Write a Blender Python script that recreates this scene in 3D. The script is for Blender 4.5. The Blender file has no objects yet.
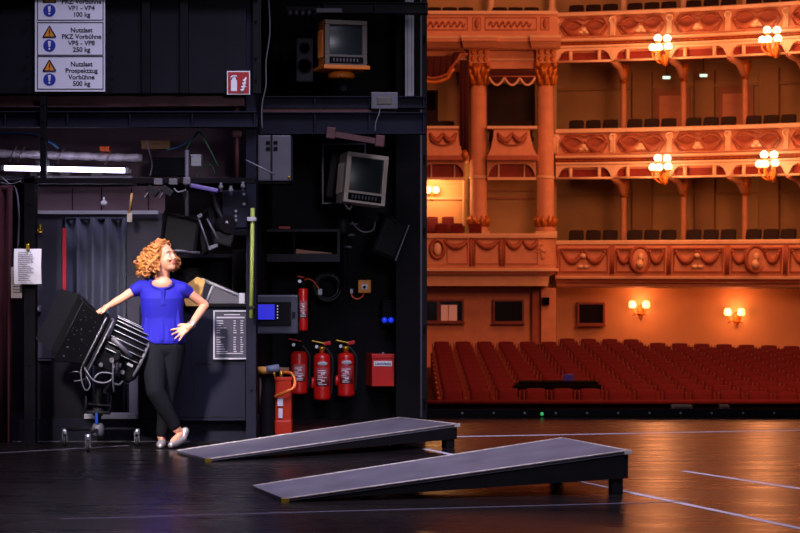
import bpy, bmesh, math, random
from mathutils import Vector, Matrix, Euler
random.seed(7)
SC = bpy.context.scene
COL = SC.collection
PI = math.pi
F, CZ, HV = 2000.0, 1.45, 266.5          # lens in pixels of an 800 px frame, eye height, eye-level row

def P(u, v, Y): return Vector(((u - 400) / F * Y, Y, CZ + (HV - v) / F * Y))
def PX(u, Y): return (u - 400) / F * Y
def PZ(v, Y): return CZ + (HV - v) / F * Y
def lin(h):
    h = h.lstrip('#'); c = [int(h[i:i + 2], 16) / 255 for i in (0, 2, 4)]
    return tuple(x / 12.92 if x <= .04045 else ((x + .055) / 1.055) ** 2.4 for x in c)

# ------------------------------------------------------------------ camera
cam_d = bpy.data.cameras.new('camera'); cam = bpy.data.objects.new('camera', cam_d); COL.objects.link(cam)
cam.location = (0, 0, CZ); cam.rotation_euler = (PI / 2, 0, 0)
cam_d.sensor_width = 36; cam_d.lens = F / 800 * 36; cam_d.clip_end = 300
cam_d.dof.use_dof = True; cam_d.dof.focus_distance = 16.3; cam_d.dof.aperture_fstop = 6.5
SC.camera = cam
# ------------------------------------------------------------------ world, exposure
w = bpy.data.worlds.new('world'); SC.world = w; w.use_nodes = True
w.node_tree.nodes['Background'].inputs[0].default_value = (.30, .26, .55, 1)
w.node_tree.nodes['Background'].inputs[1].default_value = .012
vs = SC.view_settings
vs.view_transform = 'Standard'; vs.look = 'None'; vs.gamma = 1; vs.use_curve_mapping = False; vs.exposure = 0.0
# ------------------------------------------------------------------ lights (stage rig above the frame, hall lighting, added fills)
def area(name, loc, target, size, power, color, size_y=None, spread=None):
    l = bpy.data.lights.new(name, 'AREA'); l.energy = power; l.color = color; l.size = size
    if size_y: l.shape = 'RECTANGLE'; l.size_y = size_y
    if spread: l.spread = math.radians(spread)
    o = bpy.data.objects.new(name, l); COL.objects.link(o); o.location = loc
    o.rotation_euler = (Vector(target) - Vector(loc)).to_track_quat('-Z', 'Y').to_euler()
    return o
area('stage_key_light', (-4.4, 9.0, 6.2), (-1.95, 16.1, 0.8), .7, 21, (1, .90, .86), spread=17)
area('stage_wash_light', (0.2, 10.5, 8.5), (-.2, 14.5, 0), 4.0, 250, (.76, .70, 1.0), spread=75)
area('niche_fill_light', (1.6, 7.0, 3.8), (-.7, 18.5, 1.5), 1.5, 12, (.9, .85, 1.0), spread=40)  # added fill from the camera side to lift the niche, no real fixture
area('tower_fill_light', (-2.6, 15.4, 7.0), (-2.0, 16.4, 0.0), 1.2, 30, (.68, .55, 1.0))  # added violet fill from overhead for the sheen on the floor
area('hall_light', (5.0, 38.0, 15.0), (5.0, 52.0, 3.0), 9.0, 1250, (1, .275, .115))
area('loge_fill_light', (8.0, 31.0, 6.5), (6.5, 52.0, 4.0), 5.0, 1250, (1, .275, .115))  # added low fill reaching the loge back walls, no real fixture

# ------------------------------------------------------------------ helpers
def mat(name, col, rough=.5, metal=0.0, var=.12, scale=9.0, bump=0.0, emit=None, es=0.0, coat=0.0, sub=0.0, stretch=None, spec=None):
    if isinstance(col, str): col = lin(col)
    m = bpy.data.materials.new(name); m.use_nodes = True
    nt = m.node_tree; b = nt.nodes['Principled BSDF']
    b.inputs['Roughness'].default_value = rough; b.inputs['Metallic'].default_value = metal
    b.inputs['Base Color'].default_value = (*col, 1)
    if spec is not None: b.inputs['Specular IOR Level'].default_value = spec
    if coat: b.inputs['Coat Weight'].default_value = coat
    if sub:
        b.inputs['Subsurface Weight'].default_value = sub; b.inputs['Subsurface Radius'].default_value = (.02, .008, .004)
    if emit is not None:
        if isinstance(emit, str): emit = lin(emit)
        b.inputs['Emission Color'].default_value = (*emit, 1); b.inputs['Emission Strength'].default_value = es
    if var or bump:
        tc = nt.nodes.new('ShaderNodeTexCoord'); mp = nt.nodes.new('ShaderNodeMapping'); n = nt.nodes.new('ShaderNodeTexNoise')
        nt.links.new(tc.outputs['Object'], mp.inputs[0]); nt.links.new(mp.outputs[0], n.inputs['Vector'])
        if stretch: mp.inputs['Scale'].default_value = stretch
        n.inputs['Scale'].default_value = scale; n.inputs['Detail'].default_value = 5
        if var:
            r = nt.nodes.new('ShaderNodeValToRGB')
            r.color_ramp.elements[0].position = .3; r.color_ramp.elements[1].position = .72
            r.color_ramp.elements[0].color = (*[c * (1 - var) for c in col], 1)
            r.color_ramp.elements[1].color = (*[min(1, c * (1 + var)) for c in col], 1)
            nt.links.new(n.outputs['Fac'], r.inputs[0]); nt.links.new(r.outputs[0], b.inputs['Base Color'])
        if bump:
            bp = nt.nodes.new('ShaderNodeBump'); bp.inputs['Strength'].default_value = bump; bp.inputs['Distance'].default_value = .02
            nt.links.new(n.outputs['Fac'], bp.inputs['Height']); nt.links.new(bp.outputs[0], b.inputs['Normal'])
    return m

class MB:
    def __init__(s): s.bm = bmesh.new()
    def _tag(s, faces, mi, smooth=False):
        for f in faces:
            f.material_index = mi; f.smooth = smooth
    def box(s, c, size, rot=None, bev=0.0, mi=0):
        r = bmesh.ops.create_cube(s.bm, size=1); vs_ = r['verts']
        bmesh.ops.scale(s.bm, vec=size, verts=vs_)
        fs = list({f for v in vs_ for f in v.link_faces}); s._tag(fs, mi)
        if bev:
            es = list({e for v in vs_ for e in v.link_edges})
            q = bmesh.ops.bevel(s.bm, geom=es, offset=bev, segments=2, affect='EDGES', profile=.6)
            s._tag(q['faces'], mi)
            vs_ = list({v for f in q['faces'] for v in f.verts} | {v for v in vs_ if v.is_valid})
        if rot is not None:
            bmesh.ops.transform(s.bm, matrix=(rot if isinstance(rot, Matrix) else Euler(rot).to_matrix()).to_4x4(), verts=vs_)
        bmesh.ops.translate(s.bm, vec=c, verts=vs_)
        return s
    def ext(s, x0, x1, y0, y1, z0, z1, bev=0.0, mi=0):
        return s.box(((x0 + x1) / 2, (y0 + y1) / 2, (z0 + z1) / 2), (abs(x1 - x0), abs(y1 - y0), abs(z1 - z0)), None, bev, mi)
    def pix(s, u0, u1, v0, v1, Y, d, bev=0.0, mi=0):      # front face at Y, thickness d away from the viewer
        return s.ext(PX(u0, Y), PX(u1, Y), Y, Y + d, PZ(v1, Y), PZ(v0, Y), bev, mi)
    def tube(s, pts, r, n=8, mi=0, caps=True, smooth=True, sq=None):
        pts = [Vector(p) for p in pts]; m = len(pts)
        rs = r if isinstance(r, (list, tuple)) else [r] * m
        T = []
        for i in range(m):
            t = pts[min(i + 1, m - 1)] - pts[max(i - 1, 0)]
            T.append(t.normalized() if t.length > 1e-9 else Vector((0, 0, 1)))
        up = Vector((0, 0, 1)) if abs(T[0].z) < .9 else Vector((1, 0, 0))
        A = (up - T[0] * up.dot(T[0])).normalized(); rings = []
        for i in range(m):
            A = (A - T[i] * A.dot(T[i])); A = A.normalized() if A.length > 1e-6 else T[i].orthogonal().normalized()
            B = T[i].cross(A)
            rings.append([s.bm.verts.new(pts[i] + (A * math.cos(2 * PI * k / n) + B * math.sin(2 * PI * k / n)) * rs[i]) for k in range(n)])
        fs = []
        for i in range(m - 1):
            for k in range(n):
                fs.append(s.bm.faces.new((rings[i][k], rings[i][(k + 1) % n], rings[i + 1][(k + 1) % n], rings[i + 1][k])))
        s._tag(fs, mi, smooth)
        if caps:
            s._tag([s.bm.faces.new(list(reversed(rings[0]))), s.bm.faces.new(rings[-1])], mi)
        return s
    def cyl(s, p0, p1, r0, r1=None, n=16, mi=0): return s.tube([p0, p1], [r0, r0 if r1 is None else r1], n, mi)
    def lathe(s, prof, o=(0, 0, 0), n=24, M=None, mi=0, sx=1, sy=1):
        o = Vector(o); rings = []
        for r, z in prof:
            ring = []
            for k in range(n):
                p = Vector((r * math.cos(2 * PI * k / n) * sx, r * math.sin(2 * PI * k / n) * sy, z))
                if M is not None: p = M @ p
                ring.append(s.bm.verts.new(p + o))
            rings.append(ring)
        fs = []
        for i in range(len(rings) - 1):
            for k in range(n):
                fs.append(s.bm.faces.new((rings[i][k], rings[i][(k + 1) % n], rings[i + 1][(k + 1) % n], rings[i + 1][k])))
        s._tag(fs, mi, True)
        s._tag([s.bm.faces.new(list(reversed(rings[0]))), s.bm.faces.new(rings[-1])], mi)
        return s
    def sph(s, c, r, seg=16, rings=10, rot=None, mi=0):
        if not isinstance(r, (tuple, list, Vector)): r = (r, r, r)
        q = bmesh.ops.create_uvsphere(s.bm, u_segments=seg, v_segments=rings, radius=1); vs_ = q['verts']
        bmesh.ops.scale(s.bm, vec=r, verts=vs_)
        if rot is not None: bmesh.ops.transform(s.bm, matrix=(rot if isinstance(rot, Matrix) else Euler(rot).to_matrix()).to_4x4(), verts=vs_)
        bmesh.ops.translate(s.bm, vec=c, verts=vs_)
        s._tag({f for v in vs_ for f in v.link_faces}, mi, True)
        return s
    def rc(s, p0, p1, r0, r1, n=16):
        s.cyl(p0, p1, r0, r1, n); s.sph(p0, r0, n, 8); s.sph(p1, r1, n, 8); return s
    def chain(s, pts, rs, n=14):
        for i in range(len(pts) - 1): s.rc(Vector(pts[i]), Vector(pts[i + 1]), rs[i], rs[i + 1], n)
        return s
    def prism(s, pts, d, mi=0):
        pts = [Vector(p) for p in pts]; d = Vector(d)
        a = [s.bm.verts.new(p) for p in pts]; b = [s.bm.verts.new(p + d) for p in pts]; n = len(pts)
        fs = [s.bm.faces.new(a), s.bm.faces.new(list(reversed(b)))]
        for i in range(n): fs.append(s.bm.faces.new((a[(i + 1) % n], a[i], b[i], b[(i + 1) % n])))
        s._tag(fs, mi); return s
    def hull8(s, a, b, mi=0):                 # two matching quads joined to a solid
        a = [s.bm.verts.new(Vector(p)) for p in a]; b = [s.bm.verts.new(Vector(p)) for p in b]; n = len(a)
        fs = [s.bm.faces.new(a), s.bm.faces.new(list(reversed(b)))]
        for i in range(n): fs.append(s.bm.faces.new((a[(i + 1) % n], a[i], b[i], b[(i + 1) % n])))
        s._tag(fs, mi); return s
    def sweep(s, path, prof, mi=0, closed=True, smooth=False, ends=True):   # path: xy points, prof: (f toward viewer, z)
        path = [Vector((p[0], p[1], 0)) for p in path]; m = len(path); rings = []
        for i in range(m):
            t = (path[min(i + 1, m - 1)] - path[max(i - 1, 0)]).normalized()
            nrm = Vector((t.y, -t.x, 0))
            rings.append([s.bm.verts.new(path[i] + nrm * f + Vector((0, 0, z))) for f, z in prof])
        k = len(prof); fs = []
        for i in range(m - 1):
            for j in range(k if closed else k - 1):
                fs.append(s.bm.faces.new((rings[i][j], rings[i + 1][j], rings[i + 1][(j + 1) % k], rings[i][(j + 1) % k])))
        s._tag(fs, mi, smooth)
        if closed and ends: s._tag([s.bm.faces.new(rings[0]), s.bm.faces.new(list(reversed(rings[-1])))], mi)
        return s
    def torus(s, c, R, r, M=None, n=24, k=8, mi=0):
        pts = []
        for i in range(n + 1):
            p = Vector((R * math.cos(2 * PI * i / n), R * math.sin(2 * PI * i / n), 0))
            if M is not None: p = M @ p
            pts.append(p + Vector(c))
        return s.tube(pts, r, k, mi, caps=False)
    def xf(s, M):
        bmesh.ops.transform(s.bm, matrix=M, verts=s.bm.verts[:]); return s
    def mesh(s, name):
        bmesh.ops.recalc_face_normals(s.bm, faces=s.bm.faces[:])
        me = bpy.data.meshes.new(name); s.bm.to_mesh(me); s.bm.free(); return me

ORG = {}
def link_mesh(name, me, m, parent=None, base=None):
    ms = m if isinstance(m, (list, tuple)) else [m]
    me.materials.clear()
    for x in ms: me.materials.append(x)
    o = bpy.data.objects.new(name, me); COL.objects.link(o)
    if parent is not None:
        L = ORG[parent.name]; me.transform(Matrix.Translation(-L)); o.parent = parent; ORG[o.name] = L
    else:
        if base is None:
            xs = [v.co for v in me.vertices]
            base = Vector(((min(c.x for c in xs) + max(c.x for c in xs)) / 2, (min(c.y for c in xs) + max(c.y for c in xs)) / 2, min(c.z for c in xs)))
        base = Vector(base); me.transform(Matrix.Translation(-base)); o.location = base; ORG[o.name] = base
    return o
def obj(name, mb, m, parent=None, label=None, base=None):
    o = link_mesh(name, mb.mesh(name), m, parent, base)
    if label: o['label'] = label
    return o
def thing(name, label, cat, loc=(0, 0, 0), group=None):
    o = bpy.data.objects.new(name, None); COL.objects.link(o); o.location = loc; ORG[o.name] = Vector(loc)
    o.empty_display_size = .1
    o['label'] = label; o['category'] = cat
    if group: o['group'] = group
    return o
def tag(o, label, cat, group=None):
    o['label'] = label; o['category'] = cat
    if group: o['group'] = group
    return o
def struct(name, mb, m, parent=None):
    o = obj(name, mb, m, parent)
    if parent is None: o['kind'] = 'structure'
    return o
def dup(o, loc=None, rz=None, label=None, parent=None):
    c = o.copy(); COL.objects.link(c)
    if parent is not None: c.parent = parent
    if loc is not None: c.location = loc
    if rz is not None: c.rotation_euler = (0, 0, rz)
    if label: c['label'] = label
    for ch in list(o.children): dup(ch, parent=c)
    return c
def evaluated(o):
    bpy.context.view_layer.update()
    dg = bpy.context.evaluated_depsgraph_get()
    me = bpy.data.meshes.new_from_object(o.evaluated_get(dg), depsgraph=dg)
    return me
def remesh(mb, voxel, smooth=4, fac=.5):
    me = mb.mesh('tmp'); o = bpy.data.objects.new('tmp', me); COL.objects.link(o)
    r = o.modifiers.new('r', 'REMESH'); r.mode = 'VOXEL'; r.voxel_size = voxel; r.use_smooth_shade = True
    if smooth:
        sm = o.modifiers.new('s', 'SMOOTH'); sm.iterations = smooth; sm.factor = fac
    out = evaluated(o); bpy.data.objects.remove(o); bpy.data.meshes.remove(me)
    return out
def text_mb(lines, size, M, mb=None, align='CENTER', ls=1.0, depth=.001, mi=0, offset=0.0):
    cu = bpy.data.curves.new('t', 'FONT'); cu.body = '\n'.join(lines); cu.size = size; cu.align_x = align
    cu.space_line = ls; cu.extrude = depth; cu.offset = offset
    o = bpy.data.objects.new('t', cu); COL.objects.link(o)
    me = evaluated(o); bpy.data.objects.remove(o)
    me.transform(M)
    mb = mb or MB()
    n0 = len(mb.bm.faces)
    mb.bm.from_mesh(me); mb.bm.faces.ensure_lookup_table()
    for f in mb.bm.faces[n0:]: f.material_index = mi
    bpy.data.meshes.remove(me)
    return mb
RX90 = Matrix.Rotation(PI / 2, 4, 'X')     # puts lettering upright, facing the stage viewer
def T4(p): return Matrix.Translation(Vector(p))
def frame_strip(mb, u0, u1, v0, v1, Y, d, wpx, mi=0):
    mb.pix(u0, u1, v0, v0 + wpx, Y, d, 0, mi); mb.pix(u0, u1, v1 - wpx, v1, Y, d, 0, mi)
    mb.pix(u0, u0 + wpx, v0 + wpx, v1 - wpx, Y, d, 0, mi); mb.pix(u1 - wpx, u1, v0 + wpx, v1 - wpx, Y, d, 0, mi)
def sag(p0, p1, drop, n=10):
    p0, p1 = Vector(p0), Vector(p1)
    return [p0.lerp(p1, i / n) - Vector((0, 0, drop * 4 * (i / n) * (1 - i / n))) for i in range(n + 1)]
def catmull(pts, k=6):
    pts = [Vector(p) for p in pts]; out = []
    for i in range(len(pts) - 1):
        a, b, c, d = pts[max(i - 1, 0)], pts[i], pts[i + 1], pts[min(i + 2, len(pts) - 1)]
        for j in range(k):
            t = j / k
            out.append(.5 * ((2 * b) + (c - a) * t + (2 * a - 5 * b + 4 * c - d) * t * t + (3 * b - a - 3 * c + d) * t ** 3))
    out.append(pts[-1]); return out

# ------------------------------------------------------------------ materials
M_black = mat('black_paint', '#100f12', .7, 0, .25, 6, spec=.06)
M_blackgloss = mat('black_satin', '#0c0c0f', .5, 0, .2, 6, spec=.12)
M_steel_dark = mat('dark_steel', '#18171d', .55, .1, .2, 5, spec=.15)
M_panel = mat('dark_panel', '#121118', .65, 0, .2, 2.5, spec=.12)
M_navy = mat('navy_black_paint', '#151624', .65, 0, .2, 3, spec=.12)
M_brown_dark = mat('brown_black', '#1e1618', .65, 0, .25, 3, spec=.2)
M_plum = mat('plum_board', '#6e555f', .7, 0, .15, 2)
M_grey = mat('grey_paint', '#4f4c56', .5, 0, .15, 6)
M_lgrey = mat('light_grey', '#a7a4ad', .45, .1, .12, 6)
M_silver = mat('silver_metal', '#b9b6bf', .3, .85, .1, 8)
M_alu = mat('foil_wrap', '#dcd4e0', .4, .25, .3, 14, .5)
M_white = mat('white_print', '#dcdce6', .5, 0, .04, 4)
M_paper = mat('paper', '#e3dfe6', .7, 0, .05, 20)
M_ink = mat('dark_ink', '#1c1c34', .6, 0, 0)
M_sign_blue = mat('sign_blue', '#1c2f9a', .5, 0, 0)
M_sign_yellow = mat('sign_yellow', '#e8921e', .5, 0, 0)
M_red = mat('fire_red', '#c3140f', .35, 0, .1, 12, coat=.3)
M_redsign = mat('sign_red', '#9a0f14', .5, 0, .05)
M_redstripe = mat('red_stripe', '#c01230', .6, 0, .1)
M_orange = mat('orange_casing', '#d9731a', .45, 0, .1, 9)
M_beige = mat('beige_casing', '#bfb0a4', .5, 0, .1, 9)
M_screen = mat('dead_screen', '#222a2c', .3, 0, .15, 3)
M_brass = mat('brass', '#c9a23a', .35, .8, .1)
M_rubber = mat('rubber', '#0d0d0f', .7, 0, .1)
M_wood = mat('pale_wood', '#c99a54', .5, 0, .2, 6, stretch=(1, 1, 8))
M_rust = mat('red_oxide_steel', '#4a2226', .6, .1, .25, 8)
M_reddrape = mat('dark_red_drape', '#3c0511', .85, 0, .2, 5)
M_greydrape = mat('blue_grey_drape', '#484b5c', .85, 0, .15, 4)
M_lime = mat('lime_tube', '#98a64a', .5, 0, .1)
M_blue_lit = mat('lit_blue_screen', '#1a1f80', .3, 0, 0, emit='#2f2fd0', es=.75)
M_blue_lamp = mat('lit_blue_lamp', '#1a2fb0', .3, 0, 0, emit='#1230e0', es=.9)
M_tube = mat('lit_fluorescent_tube', '#ffffff', .4, 0, 0, emit=(.80, .70, 1.0), es=7.5)
M_cable = mat('black_cable', '#0e0e12', .5, 0, .1)
M_cable_grey = mat('pale_cable', '#716d79', .5, 0, .1)
M_cable_blue = mat('blue_cable', '#2a5f8a', .5, 0, .1)
M_cable_green = mat('green_cable', '#3f6b4a', .5, 0, .1)
M_cable_orange = mat('orange_cable', '#d0531c', .5, 0, .1)
M_tape = mat('white_tape', '#c9c3cf', .5, 0, .25, 40)
M_tape_dim = mat('worn_tape', '#5c5663', .5, 0, .4, 30)
# auditorium
M_cream = mat('cream_plaster', '#d8b79a', .6, 0, .08, 3)
M_cream2 = mat('pale_stucco', '#e3c6aa', .55, 0, .08, 3)
M_rose = mat('rose_stucco', '#cc9478', .6, 0, .1, 4)
M_relief = mat('terracotta_relief', '#a05a44', .55, 0, .15, 6)
M_reliefdark = mat('dark_terracotta', '#4e2218', .6, 0, .15, 6)
M_friezered = mat('red_frieze', '#84261c', .6, 0, .12, 5)
M_gold = mat('gilding', '#b8702a', .45, .3, .2, 12)
M_hallwall = mat('hall_plaster', '#d9ae84', .7, 0, .06, 1.2)
M_loge = mat('loge_wall', '#a8926c', .8, 0, .1, 1.5)
M_logetrim = mat('loge_trim', '#9c8462', .8, 0, .1, 2)
M_loge_door = mat('loge_door_paint', '#9a6a55', .6, 0, .1, 2)
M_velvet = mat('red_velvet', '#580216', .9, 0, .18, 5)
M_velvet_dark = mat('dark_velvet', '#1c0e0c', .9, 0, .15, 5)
M_seatwood = mat('seat_wood', '#7a3424', .4, 0, .15, 6)
M_globe = mat('lit_globe', '#ffffff', .3, 0, 0, emit=(1, .72, .36), es=5.5)
M_shade = mat('lit_shade', '#ffffff', .3, 0, 0, emit=(1, .52, .15), es=3.2)
M_exit = mat('lit_exit_sign', '#ffffff', .3, 0, 0, emit=(.35, .9, .75), es=1.2)
M_booth = mat('booth_glass', '#14100f', .15, 0, .1)
M_pit = mat('pit_black', '#0c0a0b', .9, 0, .2, spec=.05)
# ================================================================== STRUCTURE: stage
def floor_material():
    m = bpy.data.materials.new('stage_floor_boards'); m.use_nodes = True; nt = m.node_tree; b = nt.nodes['Principled BSDF']
    L = nt.links.new
    tc = nt.nodes.new('ShaderNodeTexCoord'); mp = nt.nodes.new('ShaderNodeMapping'); L(tc.outputs['Object'], mp.inputs[0])
    mp.inputs['Scale'].default_value = (.35, 3.0, 1)
    n = nt.nodes.new('ShaderNodeTexNoise'); n.inputs['Scale'].default_value = 3.0; n.inputs['Detail'].default_value = 8; L(mp.outputs[0], n.inputs['Vector'])
    r = nt.nodes.new('ShaderNodeValToRGB'); L(n.outputs['Fac'], r.inputs[0])
    r.color_ramp.elements[0].position = .3; r.color_ramp.elements[1].position = .75
    r.color_ramp.elements[0].color = (*lin('#0d0a0b'), 1); r.color_ramp.elements[1].color = (*lin('#1c1616'), 1)
    br = nt.nodes.new('ShaderNodeTexBrick'); mp2 = nt.nodes.new('ShaderNodeMapping'); L(tc.outputs['Object'], mp2.inputs[0]); L(mp2.outputs[0], br.inputs['Vector'])
    br.inputs['Scale'].default_value = 1; br.inputs['Brick Width'].default_value = 4; br.inputs['Row Height'].default_value = .55; br.inputs['Mortar Size'].default_value = .004
    br.inputs['Color1'].default_value = (1, 1, 1, 1); br.inputs['Color2'].default_value = (.82, .82, .82, 1); br.inputs['Mortar'].default_value = (.35, .35, .35, 1)
    mx = nt.nodes.new('ShaderNodeMix'); mx.data_type = 'RGBA'; mx.blend_type = 'MULTIPLY'; mx.inputs[0].default_value = 1
    L(r.outputs[0], mx.inputs[6]); L(br.outputs['Color'], mx.inputs[7]); L(mx.outputs[2], b.inputs['Base Color'])
    mr = nt.nodes.new('ShaderNodeMapRange'); L(n.outputs['Fac'], mr.inputs[0])
    mr.inputs['From Min'].default_value = .3; mr.inputs['From Max'].default_value = .75; mr.inputs['To Min'].default_value = .25; mr.inputs['To Max'].default_value = .33
    L(mr.outputs[0], b.inputs['Roughness'])
    bp = nt.nodes.new('ShaderNodeBump'); bp.inputs['Strength'].default_value = .012; bp.inputs['Distance'].default_value = .01; L(n.outputs['Fac'], bp.inputs['Height']); L(bp.outputs[0], b.inputs['Normal'])
    return m
M_floor = floor_material()
YF, YN = 16.6, 19.2
struct('floor', MB().ext(-9, 14, 2, 19.35, -.25, 0), M_floor)
# tower shell: panelled gallery front above, dark rear wall, niche walls
g = MB()
g.pix(-60, 246, -90, 93, 16.4, .12)
struct('wall_left', g, M_panel)
g = MB()
for u in (60, 146, 184, 257): g.pix(u - 4, u + 4, -90, 93, 16.34, .06)
g.pix(-60, 258, -90, -2, 16.3, .1)
for u in (27, 112, 256):
    for v in (20, 57, 79):
        p = P(u, v, 16.33); g.cyl(p, p - Vector((0, .02, 0)), .012, .012, 8)
struct('trim_1', g, M_blackgloss)
struct('wall_back', MB().ext(-7.0, -1.25, 17.75, 17.9, 0, 6), M_brown_dark)
struct('wall_niche', MB().ext(-1.45, .2, 19.2, 19.3, 0, 6), M_black)
struct('wall_side', MB().ext(-1.265, -1.225, 16.72, 19.2, 0, 6), M_black)
struct('ceiling', MB().ext(-7.0, .2, 16.7, 19.3, 4.3, 4.4), M_black)
g = MB(); g.pix(35, 165, 186, 213, 17.0, .05); struct('trim_2', g, M_plum)
for u in (72, 101, 131, 148): b_ = MB().pix(u, u + .8, 188, 211, 16.99, .02); tag(obj('board_batten', b_, M_brown_dark), 'dark batten on the plum boards above the doorway, %s' % {72: 'nearest the black post', 101: 'second from the black post', 131: 'third from the black post', 148: 'nearest the hanging monitor'}[u], 'batten')
# ---- door opening with frame
g = MB(); g.pix(36, 62, 213, 420, 16.7, .08); g.pix(62, 130, 213, 217, 16.7, .08); g.pix(127, 162, 213, 420, 16.75, .08); struct('wall_door', g, mat('door_panel_lit_grey', '#37353f', .6, 0, .15, 2.5, spec=.15))  # grey lightened to carry the fluorescent light falling on these panels
g = MB(); g.pix(35, 158, 210.5, 214, 16.66, .05); struct('trim_3', g, M_lgrey)
g = MB(); g.pix(129, 138, 345, 418, 16.66, .12, .01); g.pix(84, 138, 414, 419, 16.6, .18, .008); struct('trim_4', g, mat('frame_lit_tone', '#cbc6d0', .5))  # frame colour raised near white to stand for light on it
g = MB(); g.pix(-40, 256, 419, 441, 16.62, .9, 0); struct('baseboard_left', g, M_navy)
g = MB(); g.pix(62.5, 66, 228, 330, 16.69, .03); tag(obj('red_strip', g, M_redstripe), 'narrow red vertical strip beside the grey curtained doorway', 'strip')

def curtain(name, u0, u1, v0, v1, Y, folds, amp, m, label, thick=.012):
    g = MB(); n = folds * 12; top = []; path = []
    x0, x1 = PX(u0, Y), PX(u1, Y)
    rnd = random.Random(folds)
    ph = [rnd.uniform(-.6, .6) for _ in range(folds + 2)]
    for i in range(n + 1):
        t = i / n; path.append((x0 + (x1 - x0) * t, Y + amp * math.sin(2 * PI * folds * t + ph[int(t * folds)] * math.sin(PI * (t * folds % 1))) + amp * .4 * math.sin(2 * PI * folds * .37 * t)))
    zt, zb = PZ(v0, Y), PZ(v1, Y)
    prof = [(0, zb), (0, zt), (-thick, zt), (-thick, zb)]
    g.sweep(path, prof, smooth=True)
    g.tube([(x0, Y, zt), (x1, Y, zt)], .02, 8)
    return tag(obj(name, g, m), label, 'curtain')
curtain('door_curtain', 66, 128, 218, 416, 16.95, 4, .05, M_greydrape, 'blue grey pleated curtain hanging in the doorway behind the woman')
curtain('stage_curtain', -40, 13, 188, 442, 16.5, 5, .05, M_reddrape, 'dark red stage curtain beside the black post holding notices')

# ================================================================== tower steelwork
def beam(name, u0, u1, v0, v1, Y, d, m, label, lip=.012):
    g = MB(); z0, z1 = PZ(v1, Y), PZ(v0, Y); x0, x1 = PX(u0, Y), PX(u1, Y)
    g.ext(x0, x1, Y + d * .4, Y + d * .5, z0, z1); g.ext(x0, x1, Y, Y + d, z0, z0 + lip, .003); g.ext(x0, x1, Y, Y + d, z1 - lip, z1, .003)
    n = max(2, int((x1 - x0) / .45))
    for i in range(n + 1):
        x = x0 + .02 + (x1 - x0 - .04) * i / n; g.ext(x - .006, x + .006, Y + .01, Y + d - .01, z0 + lip, z1 - lip)
    return tag(obj(name, g, m), label, 'beam')
beam('steel_beam', -60, 257, 111, 127, 16.35, .14, M_navy, 'dark steel beam running just above the fluorescent tube and foil pipe')
beam('steel_beam', 258, 426, 96, 108, 17.6, .16, M_navy, 'dark steel beam under the orange monitor, upper of two')
beam('steel_beam', 258, 426, 112, 134, 17.5, .16, M_navy, 'deep dark steel beam above the beige monitor, lower of two')
beam('steel_beam', 322, 428, 2, 13, 17.6, .16, M_steel_dark, 'dark steel beam above the orange monitor at the picture top')
g = MB(); g.pix(-60, 256, 96, 106, 16.5, .12); struct('trim_5', g, M_rust)
g = MB(); g.pix(258, 396, 108.5, 112, 17.62, .1); struct('trim_6', g, M_rust)
def post(name, u0, u1, v0, v1, Y, d, m, label):
    g = MB(); x0, x1 = PX(u0, Y), PX(u1, Y); z0, z1 = PZ(v1, Y), PZ(v0, Y); z0 = max(z0, 0) if v1 > 430 else z0
    g.ext(x0, x1, Y, Y + .012, z0, z1, .002); g.ext(x0, x0 + .012, Y + .012, Y + d, z0, z1); g.ext(x1 - .012, x1, Y + .012, Y + d, z0, z1)
    if v1 > 430: g.ext(x0 - .03, x1 + .03, Y - .03, Y + d + .03, 0, .012)
    for i in range(5):
        z = z0 + (z1 - z0) * (i + .5) / 5; p = Vector(((x0 + x1) / 2, Y, z)); g.cyl(p, p - Vector((0, .012, 0)), .012, .012, 8)
    return tag(obj(name, g, m), label, 'post')
post('steel_post', 24, 35, 176, 445, 16.25, .12, M_black, 'black steel post with paper notices clipped to it')
post('steel_post', 40, 46, 96, 178, 16.28, .06, M_blackgloss, 'short thin black post crossing in front of the fluorescent tube')
post('steel_post', 246, 256, -90, 445, 16.45, .2, M_navy, 'tall dark post beside the lime green tube at the niche corner')
g = MB()
for (u0, u1) in ((22, 255),):
    a = P(u0, 181, 16.27); b_ = P(u1, 181, 16.27)
    g.ext(a.x, b_.x, 16.25, 16.33, a.z - .02, a.z + .025, .004)
tag(obj('crossbar', g, M_black), 'black horizontal bar on the post above the curtained doorway', 'bar')
# proscenium edge column
t = thing('proscenium_column', 'tall narrow grey steel column at the edge of the opening to the hall', 'column', (PX(422, 19.0), 19.1, 0))
g = MB(); g.ext(PX(419, 19.0), PX(427, 19.0), 19.0, 19.3, 0, 6, .004); obj('shaft', g, M_steel_dark, t)
g = MB(); g.ext(PX(420, 18.98), PX(422, 18.98), 18.985, 19.0, 0.02, 6); obj('edge_strip', g, M_grey, t)
for v in (40, 160, 232, 330, 404):
    p = P(424.5, v, 18.99); g = MB(); g.box(p, (.02, .02, .09), None, .003); g.cyl(p + Vector((0, -.01, .02)), p + Vector((0, -.025, .02)), .008, .008, 8); obj('hinge', g, M_black, t)
struct('wall_right', MB().ext(PX(396, 18.9), PX(420, 19), 18.7, 19.2, 0, 6), M_black)

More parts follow.
